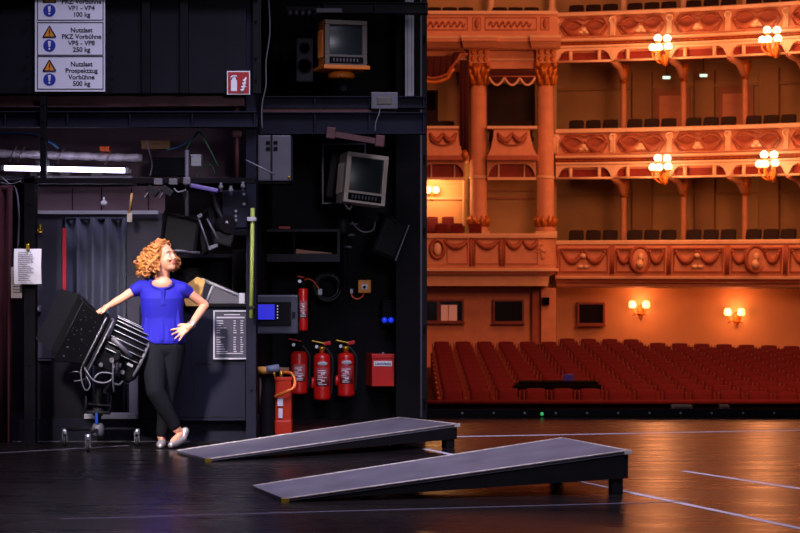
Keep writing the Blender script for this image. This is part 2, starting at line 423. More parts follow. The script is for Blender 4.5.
# foil lagged pipe, fluorescent fixture
t = thing('foil_pipe', 'silver foil wrapped pipe running above the fluorescent tube', 'pipe', P(60, 156, 17.0))
g = MB(); pts = [P(u, 153.5 + (u / 140) * 4.5, 17.0) for u in range(-50, 146, 6)]
g.tube(pts, [.034 + .004 * math.sin(i * 2.3) for i in range(len(pts))], 12); obj('lagging', g, M_alu, t)
for u in (14, 22, 61, 109):
    p = P(u, 153.5 + (u / 140) * 4.5, 17.0); g = MB(); g.tube([p + Vector((0.03, -.03, .06)), p + Vector((.0, -.05, 0)), p + Vector((-.03, -.03, -.07))], .009, 6); obj('strap', g, M_silver, t)
t = thing('fluorescent_fixture', 'bare fluorescent tube glowing violet white under the foil pipe', 'light', P(64, 168, 16.75))
g = MB(); a, b_ = P(3, 168, 16.72), P(127, 170.5, 16.72)
g.tube([a, b_], .021, 12); obj('tube', g, M_tube, t)
g = MB(); g.hull8([a + Vector((-.03, .03, .012)), b_ + Vector((.03, .03, .012)), b_ + Vector((.03, .06, .012)), a + Vector((-.03, .06, .012))], [a + Vector((-.03, .03, -.02)), b_ + Vector((.03, .03, -.02)), b_ + Vector((.03, .06, -.02)), a + Vector((-.03, .06, -.02))]); obj('housing', g, M_lgrey, t)
for q in (a, b_):
    g = MB(); g.box(q, (.03, .05, .05), None, .006); obj('end_cap', g, M_lgrey, t)
# soft shelf of stores behind the tube
t = thing('cable_tray', 'pale perforated cable tray below the fluorescent tube', 'tray', P(80, 182, 17.2))
g = MB(); g.pix(34, 132, 176, 178, 16.9, .3); g.pix(34, 132, 182, 184, 16.88, .3)
for u in range(36, 131, 6): g.pix(u, u + 3.6, 178, 182, 16.9, .012)
obj('tray', g, M_lgrey, t)
g = MB(); rnd = random.Random(3)
for k in range(4):
    g.tube([P(-10 + i * 16, 179.5 - k * .9 + rnd.uniform(-1.2, 1.2), 16.95 + k * .03) for i in range(10)], .010, 6)
obj('cable', g, M_cable_grey, t)
def simple_box(name, u0, u1, v0, v1, Y, d, m, label, cat, bev=.006, lidpx=0):
    g = MB(); g.pix(u0, u1, v0, v1, Y, d, bev); g.pix(u0 - .4, u1 + .4, v0 - .6, v0 + 1.2, Y - .006, d + .012, .002)
    g.pix(u0 + (u1 - u0) * .4, u0 + (u1 - u0) * .6, (v0 + v1) / 2 - .6, (v0 + v1) / 2 + .6, Y - .012, .02)
    return tag(obj(name, g, m), label, cat)
simple_box('junction_box', 100, 109, 147, 151, 16.9, .1, M_cable_orange, 'small orange box sitting on the foil pipe', 'box')
simple_box('wooden_box', 141, 170, 141, 149, 17.0, .2, mat('dull_tan', '#8a6440', .6), 'dull tan box on the gallery ledge above the tube', 'box')
simple_box('white_box', 191, 201, 155, 166, 16.9, .1, M_white, 'small white box hung below the cable loom', 'box')
for (u0, u1, v0, v1, lab) in ((36, 50, 161, 176, 'flat pale case above the tube, behind the short black post'), (30, 41, 172, 176, 'pale case under the tube, nearest the red curtain'), (60, 69, 172, 176, 'pale case under the middle of the tube'), (91, 102, 172, 176, 'pale case under the tube, farthest from the red curtain')):
    simple_box('storage_case', u0, u1, v0, v1, 17.2, .15, M_lgrey, lab, 'case')
simple_box('steel_cabinet', 150, 185, 158, 176, 17.2, .25, M_steel_dark, 'dull dark cabinet behind the cable loom on the gallery', 'cabinet')
g = MB(); g.ext(PX(-60, 17.3), PX(240, 17.3), 17.25, 17.7, PZ(180, 17.3), PZ(177, 17.3)); struct('trim_7', g, M_plum)
g = MB(); g.pix(-60, 250, 128, 180, 17.6, .05); struct('trim_8', g, M_plum)
# loose cables of the loom
def cable(pts, r, m, label, k=6):
    return tag(obj('cable', MB().tube(catmull(pts, k), r, 6), m), label, 'cable')
cable([P(186, 150, 16.9), P(192, 139, 16.9), P(199, 132, 16.85), P(209, 148, 16.8), P(218, 166, 16.8)], .008, M_cable_green, 'green cable looped over the gallery beside the white box')
cable([P(166, 150, 16.95), P(178, 147, 16.95), P(189, 141, 16.9), P(198, 133, 16.88)], .008, M_cable_blue, 'blue cable rising to the top of the green loop')
cable([P(196, 178, 16.8), P(203, 168, 16.8), P(211, 165, 16.78), P(215, 174, 16.78)], .008, M_cable_green, 'short green cable arched above the crossbar')
cable([P(-4, 134, 17.585), P(20, 133, 17.585), P(38, 135, 17.585)], .012, M_cable_blue, 'teal cable along the ledge near the top of the red curtain')
cable([P(49, 141, 16.9), P(54, 144, 16.88), P(58, 148, 16.9)], .014, M_cable_blue, 'short teal cable end beside the short black post')
cable([P(268, -10, 17.45), P(270, 30, 17.46), P(266, 62, 17.47), P(266, 85, 17.47), P(262, 105, 17.49), P(262, 128, 17.49)], .006, M_cable_grey, 'thin pale cable running down the niche corner')
cable([P(0, 176, 16.7), P(8, 183, 16.65), P(16, 190, 16.6), P(19, 215, 16.55), P(18, 248, 16.5)], .008, M_cable_grey, 'pale cable running down beside the red curtain')
cable([P(0, 183, 16.6), P(10, 185, 16.6), P(22, 182, 16.55)], .012, M_cable, 'thick black cable along the crossbar end')
cable([P(246, 160, 16.4), P(262, 168, 16.3), P(274, 174, 16.4)], .006, M_cable_grey, 'thin pale cable slung under the grey steel box')
# pipe drop and clamp lamps under the crossbar
t = thing('scaffold_tube', 'vertical grey scaffold tube above the hanging monitors', 'tube', P(187, 190, 16.3))
obj('pole', MB().tube([P(187, 150, 16.36), P(187, 216, 16.36)], .018, 12), M_grey, t)
obj('clamp', MB().box(P(187, 181, 16.22), (.06, .05, .06), None, .01), M_grey, t)
def work_lamp(u, v, label):
    t = thing('work_lamp', label, 'lamp', P(u, v, 16.2), 'small lamps under the crossbar')
    p = P(u, v, 16.2); R_ = Matrix.Rotation(.6, 3, 'Y')
    obj('housing', MB().box(p + Vector((-.03, 0, -.04)), (.1, .07, .06), R_, .008), M_steel_dark, t)
    obj('bracket', MB().box(p + Vector((.02, 0, .035)), (.07, .05, .05), None, .005), M_grey, t)
    obj('lens', MB().box(p + Vector((-.075, -.0, -.075)), (.012, .06, .05), R_, .003), M_grey, t)
work_lamp(156, 186, 'small grey work lamp under the crossbar, farther from the scaffold tube')
work_lamp(171, 186, 'small grey work lamp under the crossbar, nearer the scaffold tube')
cable([P(174, 188, 16.2), P(178, 192, 16.2), P(186, 190, 16.18)], .006, M_cable_grey, 'white lead drooping from the work lamp to the scaffold tube')
g = MB(); g.box(P(204, 188, 16.25), (.24, .05, .035), (0, .2, 0), .01); tag(obj('violet_bar', g, mat('violet_bar', '#5a4a8a', .4)), 'short violet bar lamp under the crossbar', 'lamp')
for k, (u, v) in enumerate(((221, 187), (231, 190), (243, 186))):
    g = MB(); p = P(u, v, 16.22); g.cyl(p + Vector((0, 0, .035)), p - Vector((0, 0, .04)), .012, .012, 10); g.box(p, (.036, .05, .025), None, .006)
    tag(obj('pipe_clamp', g, M_grey), ('silver pipe clamp on the crossbar beside the violet bar', 'silver pipe clamp in the middle of the crossbar group', 'silver pipe clamp on the crossbar nearest the dark post')[k], 'clamp', 'clamps on the crossbar')

# ================================================================== signs
t = thing('load_sign', 'white German load limit sign with three panels on the dark gallery front', 'sign', P(70, 92, 16.33))
Ys = 16.33
obj('board', MB().pix(35, 105, -22, 91.5, Ys, .015), M_white, t)
for k, (v0, ls) in enumerate(((-13, ['Nutzlast', 'PKZ Vorbühne', 'VP1 - VP4', '100 kg']), (22, ['Nutzlast', 'PKZ Vorbühne', 'VP5 - VP8', '250 kg']), (56, ['Nutzlast', 'Prospektzug', 'Vorbühne', '500 kg']))):
    g = MB(); frame_strip(g, 37, 103.5, v0, v0 + 33.5, Ys - .003, .004, .9); obj('border', g, M_ink, t)
    g = MB(); text_mb(ls, .053, T4(P(81.5, v0 + 10.2, Ys - .002)) @ RX90, g, ls=1.0, offset=.0012); obj('lettering', g, M_ink, t)
    a, b_, c = P(49.5, v0 + 4, Ys), P(43.2, v0 + 15, Ys), P(55.8, v0 + 15, Ys)
    g = MB(); g.prism([q - Vector((0, .003, 0)) for q in (a, b_, c)], (0, .003, 0)); wt = obj('warning_triangle', g, M_sign_yellow, t, 'yellow warning triangle')
    g = MB()
    for p, q in ((a, b_), (b_, c), (c, a)): g.tube([p - Vector((0, .004, 0)), q - Vector((0, .004, 0))], .0055, 6)
    m_ = P(49.5, v0 + 11, Ys - .004); g.box(m_ + Vector((0, 0, .012)), (.010, .003, .034)); g.box(m_ - Vector((0, 0, .018)), (.010, .003, .009)); obj('outline', g, M_ink, wt)
    p = P(49.5, v0 + 23.5, Ys)
    g = MB(); g.cyl(p, p - Vector((0, .004, 0)), .05, .05, 28); bl = obj('mandatory_disc', g, M_sign_blue, t, 'blue disc with a white exclamation mark')
    g = MB(); g.prism([p + Vector(q) for q in ((-.012, -.007, .036), (.012, -.007, .036), (.007, -.007, -.012), (-.007, -.007, -.012))], (0, .004, 0)); g.cyl(p + Vector((0, -.003, -.027)), p + Vector((0, -.007, -.027)), .008, .008, 12); obj('mark', g, M_white, bl)
t = thing('extinguisher_sign', 'small red sign with white fire extinguisher and flames', 'sign', P(239, 94, 16.33))
obj('board', MB().pix(227, 250, 71, 94.5, 16.335, .01), M_white, t)
obj('red_field', MB().pix(228, 249, 72, 93.5, 16.331, .005), M_redsign, t)
g = MB(); Yq = 16.328
g.pix(231, 237, 80, 91, Yq, .004); g.pix(232.2, 235.8, 77.5, 80, Yq, .004); g.pix(233.2, 236.8, 75.2, 76.5, Yq, .004); g.pix(233.4, 234.6, 76, 78, Yq, .004)
g.tube([P(233.4, 76, Yq), P(231.4, 76.6, Yq), P(230.4, 79, Yq)], .006, 6)
obj('extinguisher_symbol', g, M_white, t)
g = MB()
for k in range(4): g.tube(catmull([P(241 + k * .8, 91 - k * 3.2, Yq), P(243.2 + k * .7, 89.4 - k * 3.2, Yq), P(243.6 + k * .7, 87.6 - k * 3.2, Yq), P(246.4, 86.4 - k * 2.8, Yq)], 4), [.012, .013, .013, .012, .011, .010, .009, .008, .007, .006, .005, .004, .003], 6)
obj('flame_symbol', g, M_white, t)

# papers on post
t = thing('notice_sheet', 'printed white sheet clipped to the black post', 'paper', P(28, 284, 16.2))
g = MB(); n = 8
for i in range(n):
    z0, z1 = PZ(284 - i * 4.4, 16.2), PZ(284 - (i + 1) * 4.4, 16.2)
    y0, y1 = 16.19 - .02 * math.sin(i / n * PI), 16.19 - .02 * math.sin((i + 1) / n * PI)
    g.hull8([(PX(14.5, 16.2), y0, z0), (PX(41.5, 16.2), y0 + .01, z0), (PX(41.5, 16.2), y1 + .01, z1), (PX(14.5, 16.2), y1, z1)], [(PX(14.5, 16.2), y0 + .004, z0), (PX(41.5, 16.2), y0 + .014, z0), (PX(41.5, 16.2), y1 + .014, z1), (PX(14.5, 16.2), y1 + .004, z1)])
obj('sheet', g, M_paper, t)
g = MB(); rnd = random.Random(5)
for i in range(15):
    v = 252 + i * 2; g.pix(18, 18 + rnd.uniform(9, 16), v, v + .55, 16.165, .002)
obj('print', g, M_grey, t)
obj('clip', MB().pix(26, 29, 244, 250, 16.16, .03, .004), M_brass, t)
t = thing('notice_card', 'smaller pale card hanging beside the post below the white sheet', 'paper', P(17, 298, 16.3))
obj('card', MB().pix(11, 22, 267, 298, 16.3, .008, .002), mat('buff_card', '#b9a8a8', .7), t)
g = MB()
for i in range(8): g.pix(13, 20, 271 + i * 3, 271.7 + i * 3, 16.297, .002)
obj('print', g, M_grey, t)
g = MB(); g.pix(32, 41, 272, 273, 16.62, .03); g.pix(36, 39, 224, 236, 16.66, .03, .004)
t = thing('wall_hook', 'brass hook plate on the dark panel beside the doorway', 'hook', P(40, 232, 16.66))
obj('plate', MB().pix(39, 41, 224, 233, 16.68, .02, .004), M_brass, t)
obj('hook', MB().tube([P(37.5, 229, 16.66), P(38.5, 232.5, 16.64), P(41.5, 232.5, 16.64), P(42.5, 229, 16.66)], .008, 6), M_brass, t)
t = thing('light_switch', 'small grey switch box on the panel below the notices', 'switch', P(38, 312, 16.68))
obj('box', MB().pix(35, 41, 305.5, 312, 16.66, .04, .006), M_grey, t); obj('rocker', MB().pix(37, 39, 307, 310.5, 16.65, .02, .003), M_lgrey, t)
# low dark access panel beside doorway
t = thing('access_panel', 'low dark access panel behind the spotlight stand', 'panel', P(59, 418, 16.68))
obj('leaf', MB().pix(34, 84, 359, 418, 16.655, .045, .004), M_panel, t)
obj('frame', (lambda g: (frame_strip(g, 33, 85, 358, 419, 16.645, .012, 1.0), g)[1])(MB()), M_steel_dark, t)
obj('handle', MB().pix(38, 51, 359.5, 360.6, 16.63, .02), M_silver, t)
g = MB(); g.tube([P(237, 108, 16.51), P(237, 180, 16.51)], .02, 10); g.box(P(237, 134, 16.5), (.09, .05, .06), None, .02); tag(obj('brown_pipe', g, M_rust), 'brown vertical pipe behind the crossbar near the grey steel box', 'pipe')
t = thing('yellow_rod', 'pale yellow rod with a tag hanging beside the doorway', 'rod', P(128, 222, 16.6))
obj('rod', MB().tube([P(132, 193, 16.62), P(129, 214, 16.62)], .01, 8), M_wood, t); obj('tag', MB().pix(127, 132, 213, 222, 16.6, .02, .003), M_beige, t)
g = MB(); p = P(104, 203, 16.9); g.sph(p, (.03, .02, .025), 10, 6).cyl(p, p + Vector((0, 0, .05)), .012, .008, 8); tag(obj('ceiling_hook', g, M_white), 'small white hook on the plum boards above the curtain', 'hook')
cable([P(150, 176, 16.7), P(152, 165, 16.7), P(149, 150, 16.75), P(146, 140, 16.75)], .007, M_cable_grey, 'pale cable rising at the end of the fluorescent tube')
cable([P(36, 179, 16.34), P(70, 181, 16.34), P(110, 180, 16.34), P(150, 182, 16.34), P(180, 181, 16.34)], .009, M_cable_grey, 'long pale cable sagging along the crossbar under the tube')
# ================================================================== stage manager's desk side
t = thing('desk_cabinet', 'black desk cabinet with framed notice behind the woman', 'cabinet', P(212, 420, 16.5))
Yd = 16.5
obj('carcass', MB().pix(139, 246, 306, 421, Yd, .24, .008), M_navy, t)
obj('worktop', MB().pix(158, 246.5, 303.5, 307, Yd - .03, .28, .006), M_black, t)
for (u0, u1, v0, v1) in ((141, 192, 309, 417), (194, 245, 363, 417)):
    g = MB(); frame_strip(g, u0, u1, v0, v1, Yd - .006, .01, .7); obj('door', g, M_steel_dark, t)
t = thing('framed_notice', 'framed dark notice with rows of white print on the desk cabinet', 'notice', P(230, 359, Yd - .02))
obj('backing', MB().pix(214, 247, 311, 358.5, Yd - .02, .02), mat('slate_print', '#34323f', .4), t)
g = MB(); frame_strip(g, 213.3, 247.4, 310.4, 359.3, Yd - .03, .03, 1.3); obj('frame', g, M_lgrey, t)
g = MB(); rnd = random.Random(11); Yp = Yd - .024
g.pix(216.5, 244.5, 316.8, 318.2, Yp, .004); g.pix(224, 240, 314.2, 315.2, Yp, .004)
for i in range(14):
    v = 320.5 + i * 2.35
    if i == 6: continue
    g.pix(216.5, 216.5 + rnd.uniform(3, 11), v, v + .8, Yp, .004)
    g.pix(233.5, 233.5 + rnd.uniform(1.5, 3), v, v + .9, Yp, .004); g.pix(240.5, 240.5 + rnd.uniform(1.5, 3), v, v + .9, Yp, .004)
g.pix(216.5, 243, 353, 353.8, Yp, .004)
obj('print', g, M_lgrey, t)
t = thing('sloped_desk', 'grey sloping desk top with a silver frame on the cabinet', 'desk', P(222, 305, 16.55))
a = [P(206, 279, 16.9), P(243, 295, 16.9), P(243, 305, 16.9), P(199, 305, 16.9)]
g = MB(); g.prism([p - Vector((0, .35, 0)) for p in a], (0, .4, 0)); obj('body', g, M_grey, t)
g = MB()
for p, q in ((a[0], a[1]), (a[0], P(206, 304, 16.9)), (P(206, 279, 16.9), P(217, 285, 16.9)), (P(217, 285, 16.9), P(209, 304, 16.9))):
    g.tube([p - Vector((0, .355, 0)), q - Vector((0, .355, 0))], .012, 6)
obj('trim', g, M_lgrey, t)
obj('end_block', MB().pix(239, 245, 293, 305, 16.52, .1, .006), M_lgrey, t)
g = MB(); g.prism([P(186, 306, 16.45), P(181, 288, 16.45), P(197, 277, 16.45), P(205, 280, 16.45), P(199, 306, 16.45)], (0, .04, 0)); tag(obj('wooden_board', g, M_wood), 'pale wooden board leaning on the sloping desk beside her elbow', 'board')
def slab(u0, u1, v0, v1, Y, d, m, name, bev=.004):
    g = MB(); g.pix(u0, u1, v0, v1, Y, d, bev); return g
t = thing('dark_void_box', 'black box in the dark void under the hanging monitors beside the dark post', 'infill', P(225, 296, 16.9))
obj('case', MB().pix(160, 246, 258, 300, 17.2, .3, .01), M_black, t)  # black box fills the dark void under the monitors
obj('side_panel', MB().pix(232, 245, 250, 296, 17.0, .2, .006), M_brown_dark, t)
obj('shelf', MB().pix(160, 246, 254, 258, 17.05, .4, .006), M_steel_dark, t)
# hanging flat monitors
M_matt = mat('matt_black_screen', '#141318', .6, 0, .1)
def flat_monitor(c, w_, h_, d, rot, label, back=False):
    t = thing('hanging_monitor', label, 'monitor', c)
    M = T4(c) @ Euler(rot).to_matrix().to_4x4()
    g = MB(); g.box((0, d * .4, 0), (w_, d * .6, h_), None, .012); g.box((0, d * .85, 0), (w_ * .7, d * .5, h_ * .7), None, .02); obj('casing', g.xf(M), M_blackgloss, t)
    g = MB()
    for s in (-1, 1): g.box((s * (w_ / 2 - .012), 0, 0), (.024, .03, h_), None, .003); g.box((0, 0, s * (h_ / 2 - .012)), (w_ - .048, .03, .024), None, .003)
    obj('bezel', g.xf(M), M_black, t)
    obj('screen', MB().box((0, .012, 0), (w_ - .05, .01, h_ - .05)).xf(M), M_matt, t)
    g = MB(); g.tube([M @ Vector((0, d, h_ * .2)), M @ Vector((0, d + .1, h_ * .45)), c + Vector((0, .25, h_ / 2 + .2))], .018, 8); obj('mount', g, M_steel_dark, t)
    return t
flat_monitor(P(180, 233, 16.45), .31, .32, .08, (.28, .2, -.12), 'large black monitor hanging just above the woman, tilted forward')
g = MB(); g.tube([P(160, 252, 16.4), P(200, 252.5, 16.4)], .009, 6); g.tube([P(172, 252, 16.39), P(176, 250.5, 16.37), P(182, 251, 16.37), P(188, 252, 16.39)], .012, 6)
tag(obj('script_rail', g, M_grey), 'thin silver rail just under the large hanging monitor', 'rail')
t = flat_monitor(P(207, 231, 16.4), .2, .34, .07, (-.1, -.42, -.9), 'narrow black monitor turned edge on with silver edges beside the large one')
g = MB()
for o_ in (0, 9):
    g.tube([P(198 + o_, 216 + o_ * .3, 16.24), P(209 + o_, 248 - o_, 16.22)], .008, 6)
g.box(P(213, 247, 16.24), (.08, .05, .03), (0, -.4, 0), .006); g.box(P(200, 216, 16.24), (.04, .05, .03), (0, -.4, 0), .006)
tag(obj('monitor_bracket', g, M_grey), 'silver tilted bracket rails on the narrow turned monitor', 'bracket')
t = thing('lamp_cluster', 'dark clutter of small lamp heads on an arm beside the dark post', 'lamp', P(224, 232, 16.35))
g = MB(); g.tube(catmull([P(214, 190, 16.4), P(216, 205, 16.35), P(222, 218, 16.3), P(227, 228, 16.3)], 5), .02, 8); g.tube([P(204, 200, 16.38), P(216, 193, 16.38), P(216, 225, 16.38)], .011, 6); obj('arm', g, M_steel_dark, t)
g = MB(); g.cyl(P(220, 225, 16.3), P(228, 224, 16.2), .06, .075, 16); obj('lamp_head', g, M_black, t)
g = MB(); g.box(P(224, 239, 16.28), (.15, .1, .1), (0, .25, 0), .02); obj('control_box', g, M_steel_dark, t)
g = MB(); g.cyl(P(226, 220, 16.22), P(226, 224, 16.2), .02, .02, 10); obj('bulb_holder', g, M_lgrey, t)
t = thing('relay_cabinet', 'dark wall cabinet with small silver screws above the lime tube', 'cabinet', P(236, 228, 16.5))
obj('case', MB().pix(222, 247, 190, 228, 16.42, .12, .01), M_navy, t)
for (u, v) in ((236, 211), (236, 216), (236, 220), (244, 194), (244, 204)): p = P(u, v, 16.41); obj('screw', MB().cyl(p + Vector((0, .01, 0)), p - Vector((0, .012, 0)), .012, .012, 8), M_silver, t)
obj('lower_case', MB().pix(226, 247, 229, 236, 16.4, .14, .012), M_black, t)
t = thing('lime_tube', 'thin lime green vertical tube strapped to the dark post', 'tube', P(251.5, 318, 16.38))
obj('tube', MB().tube([P(252.6, 208, 16.38), P(251.2, 318, 16.38)], .017, 10), M_lime, t)
obj('strap', MB().pix(247, 256, 217, 221, 16.35, .11, .005), M_lgrey, t); obj('strap', MB().pix(248, 255, 306, 309, 16.355, .11, .005), M_steel_dark, t)

# ================================================================== niche equipment
def xbox(u0, u1, v0, v1, Y, d, bev=.008): return MB().pix(u0, u1, v0, v1, Y, d, bev)
t = thing('grey_steel_box', 'grey steel equipment box with dark slots on the niche corner', 'box', P(274, 181, 17.4))
obj('case', xbox(257, 291, 135, 181, 17.3, .3, .012), mat('blue_grey_box', '#45434f', .5), t)
obj('seam', xbox(270.5, 272.5, 135, 181, 17.29, .02, .002), M_steel_dark, t)
for v in (141, 147):
    for u in (266, 273.5): obj('slot', xbox(u, u + 4, v, v + 3.5, 17.288, .02, .001), M_black, t)
obj('indicator', MB().sph(P(289, 177, 17.29), .012, 10, 6), M_brass, t)
obj('bracket', xbox(256, 290, 181, 184, 17.32, .3, .004), M_black, t)
# CRT monitors
def crt(c, w_, h_, d, rot, body, label, frontal=.0, ledge=None):
    t = thing('tube_monitor', label, 'monitor', c)
    M = T4(c) @ Euler(rot).to_matrix().to_4x4()
    a = [(-w_ / 2, .03, -h_ / 2), (w_ / 2, .03, -h_ / 2), (w_ / 2, .03, h_ / 2), (-w_ / 2, .03, h_ / 2)]
    b1 = [(x * .98, d * .55, z * .97) for x, y, z in a]; b2 = [(x * .66, d, z * .62 - .02) for x, y, z in a]
    g = MB(); g.hull8(a, b1); g.hull8(b1, b2)
    for i in range(6): g.box((w_ / 2 - .0, d * .18 + i * .03, 0), (.006, .01, h_ * .6)); g.box((-w_ / 2, d * .18 + i * .03, 0), (.006, .01, h_ * .6))
    obj('casing', g.xf(M), body, t)
    g = MB(); zb = -h_ * .26
    g.box((0, .012, h_ / 2 - .02), (w_, .045, .04), None, .006); g.box((0, .012, (-h_ / 2 + zb) / 2), (w_, .045, h_ / 2 + zb), None, .006)
    for s in (-1, 1): g.box((s * (w_ / 2 - .022), .012, (h_ / 2 - .04 + zb) / 2), (.044, .045, h_ / 2 - .04 - zb), None, .006)
    obj('bezel', g.xf(M), ledge or body, t)
    g = MB(); sw, sh = w_ - .088, h_ / 2 - .04 - zb; N = 8; grid = []
    for i in range(N + 1):
        row = []
        for j in range(N + 1):
            x, z = (i / N - .5), (j / N - .5)
            row.append(g.bm.verts.new((x * sw, .018 - .03 * (1 - 2 * x * x * 1.6 - 2 * z * z * 1.6) * .6, (h_ / 2 - .04 + zb) / 2 + z * sh)))
        grid.append(row)
    for i in range(N):
        for j in range(N):
            f = g.bm.faces.new((grid[i][j], grid[i + 1][j], grid[i + 1][j + 1], grid[i][j + 1])); f.smooth = True
    obj('screen', g.xf(M), M_screen, t)
    g = MB(); zc = (-h_ / 2 + zb) / 2
    g.box((0, -.012, zc), (w_ * .8, .006, (h_ / 2 + zb) * .6), None, .001); obj('control_strip', g.xf(M), M_black, t)
    g = MB()
    for i in range(8): g.box((-w_ * .3 + i * w_ * .08, -.018, zc), (w_ * .035, .008, (h_ / 2 + zb) * .3), None, .002)
    obj('button', g.xf(M), M_grey, t)
    return t, M
t, M = crt(P(346, 43, 17.6), .385, .40, .42, (.0, 0, .30), M_orange, 'orange tube monitor on the bracket between two steel beams', ledge=mat('dull_bezel', '#5a5048', .5))
obj('base_plate', MB().box((0.0, .16, -.215), (.42, .40, .035), None, .006).xf(M), M_orange, t)
obj('swivel_foot', MB().lathe([(.10, -.30), (.12, -.29), (.12, -.26), (.08, -.235)], (0, .16, 0), 20).xf(M), M_orange, t)
g = MB(); g.tube([M @ Vector((0, .16, -.29)), M @ Vector((0, .2, -.40)), P(344, 88, 17.7)], .03, 10); obj('bracket', g, M_black, t)
t, M = crt(P(366, 179, 18.2), .40, .46, .40, (-.06, .11, .34), M_beige, 'beige tube monitor tilted on a wall bracket, its screen dead')
g = MB(); Yb = 18.75; frame_strip(g, 322, 366, 143, 204, Yb, .06, 1.6); obj('wall_frame', g, M_grey, t)
g = MB(); g.tube([P(345, 203, Yb), P(347, 208, 18.3), P(352, 202, 18.3)], .018, 8); obj('bracket', g, M_steel_dark, t); obj('bracket', MB().tube([P(345, 150, Yb), P(356, 158, 18.5)], .018, 8), M_steel_dark, t)
g = MB(); g.prism([P(332, 154, 18.55), P(350, 156, 18.55), P(344, 200, 18.55), P(326, 196, 18.55)], (0, .12, 0)); obj('rear_shroud', g, M_brown_dark, t)
cable([P(343, 196, 18.3), P(346, 206, 18.25), P(350, 209, 18.25), P(352, 204, 18.3)], .009, M_cable_grey, 'grey lead curling under the beige monitor')
# loudspeaker next to the orange monitor
t = thing('wall_loudspeaker', 'dark narrow loudspeaker left hanging beside the orange monitor', 'speaker', P(304, 82, 17.7))
t['label'] = 'dark narrow loudspeaker hanging beside the orange monitor'
obj('cabinet', xbox(296, 313, 38, 82, 17.8, .2, .012), M_steel_dark, t)
for v, r in ((48, .05), (66, .068)):
    p = P(304.5, v, 17.8); obj('driver', MB().lathe([(r, 0), (r * .95, .012), (r * .8, .0), (r * .25, -.02), (.005, -.005)], p, 20, Matrix.Rotation(PI / 2, 3, 'X')), M_black, t)
t['label'] = 'dark narrow loudspeaker hanging beside the orange monitor'
simple_box('switch_box', 282, 292, 52, 76, 19.08, .12, M_black, 'black switch box in the shadow beside the narrow loudspeaker', 'box')
t = thing('ceiling_fitting', 'row of small stage sockets under the top beam', 'fitting', P(302, 14, 17.7))
obj('rail', xbox(286, 320, 6, 11, 17.7, .08, .006), M_steel_dark, t)
for k in range(5): obj('socket', MB().cyl(P(290 + k * 6.4, 11, 17.7), P(290 + k * 6.4, 14, 17.68), .02, .016, 10), M_grey, t)
obj('batten', MB().pix(316, 342, 8, 12.5, 17.55, .06, .006), M_grey, thing('strip_plate', 'short grey plate fixed under the top steel beam', 'plate', P(329, 12, 17.6)))
# pale vertical trunking
t = thing('cable_trunking', 'pale grey vertical cable trunking near the opening to the hall', 'trunking', P(409, 98, 18.6))
obj('channel', xbox(405, 414, -90, 98, 18.55, .07, .004), M_lgrey, t)
g = MB()
for u in (407.5, 411.5): g.pix(u, u + .5, -90, 98, 18.545, .01)
obj('groove', g, M_grey, t); obj('end_plate', xbox(404.5, 416, 98, 99.5, 18.53, .1, .002), M_silver, t)
t = thing('wall_clock_box', 'pale box with a dark display window on the upper beam', 'box', P(384, 110, 17.5))
obj('case', xbox(371, 398, 92, 109, 17.48, .1, .01), M_grey, t); obj('display', xbox(377, 391.5, 97, 104, 17.47, .02, .002), mat('dark_display', '#2a1618', .3), t)
cable([P(380, 109, 17.46), P(379, 114, 17.44), P(376, 122, 17.44), P(375, 131, 17.46)], .005, M_cable_grey, 'thin lead hanging from the display box')
t = thing('red_bar_fixture', 'dull red steel bar fixture tilted under the deep beam', 'fixture', P(355, 143, 17.4))
a, b_ = P(331, 133, 17.45), P(380, 141, 17.45)
g = MB(); g.hull8([a + Vector((0, 0, .02)), b_ + Vector((0, 0, .02)), b_ + Vector((0, .1, .02)), a + Vector((0, .1, .02))], [a - Vector((0, 0, .03)), b_ - Vector((0, 0, .03)), b_ + Vector((0, .1, -.03)), a + Vector((0, .1, -.03))]); obj('bar', g, M_rust, t)
for q, s in ((a, 1), (b_, 1)): obj('end_bracket', MB().box(q + Vector((0, .03, .0)), (.08, .12, .1), (0, .1, 0), .008), M_rust, t)
# black shelf box with brown stock
t = thing('niche_shelf', 'black open shelf box in the niche above the coiled cable', 'shelf', P(301, 262, 18.4))
g = MB(); g.pix(262, 340, 229, 232, 18.4, .75, .004); g.pix(262, 340, 254, 262, 18.4, .75, .004); g.pix(262, 265, 232, 254, 18.4, .75, .004); g.pix(337, 340, 232, 254, 18.4, .75, .004); obj('carcass', g, M_steel_dark, t)
obj('divider', xbox(293, 295, 232, 254, 18.45, .68, .003), M_black, t)
g = MB(); g.prism([P(296, 253.5, 18.5), P(296, 249, 18.5), P(304, 250, 18.5), P(332, 253, 18.5), P(332, 253.5, 18.5)], (0, .3, 0)); tag(obj('wooden_wedge', g, mat('brown_wedge', '#7a5038', .6)), 'brown wedge of wood lying inside the black shelf', 'wood')
simple_box('red_marker', 279, 290, 227, 229, 18.6, .06, M_redsign, 'small red strip lying on the black shelf', 'strip', .002)
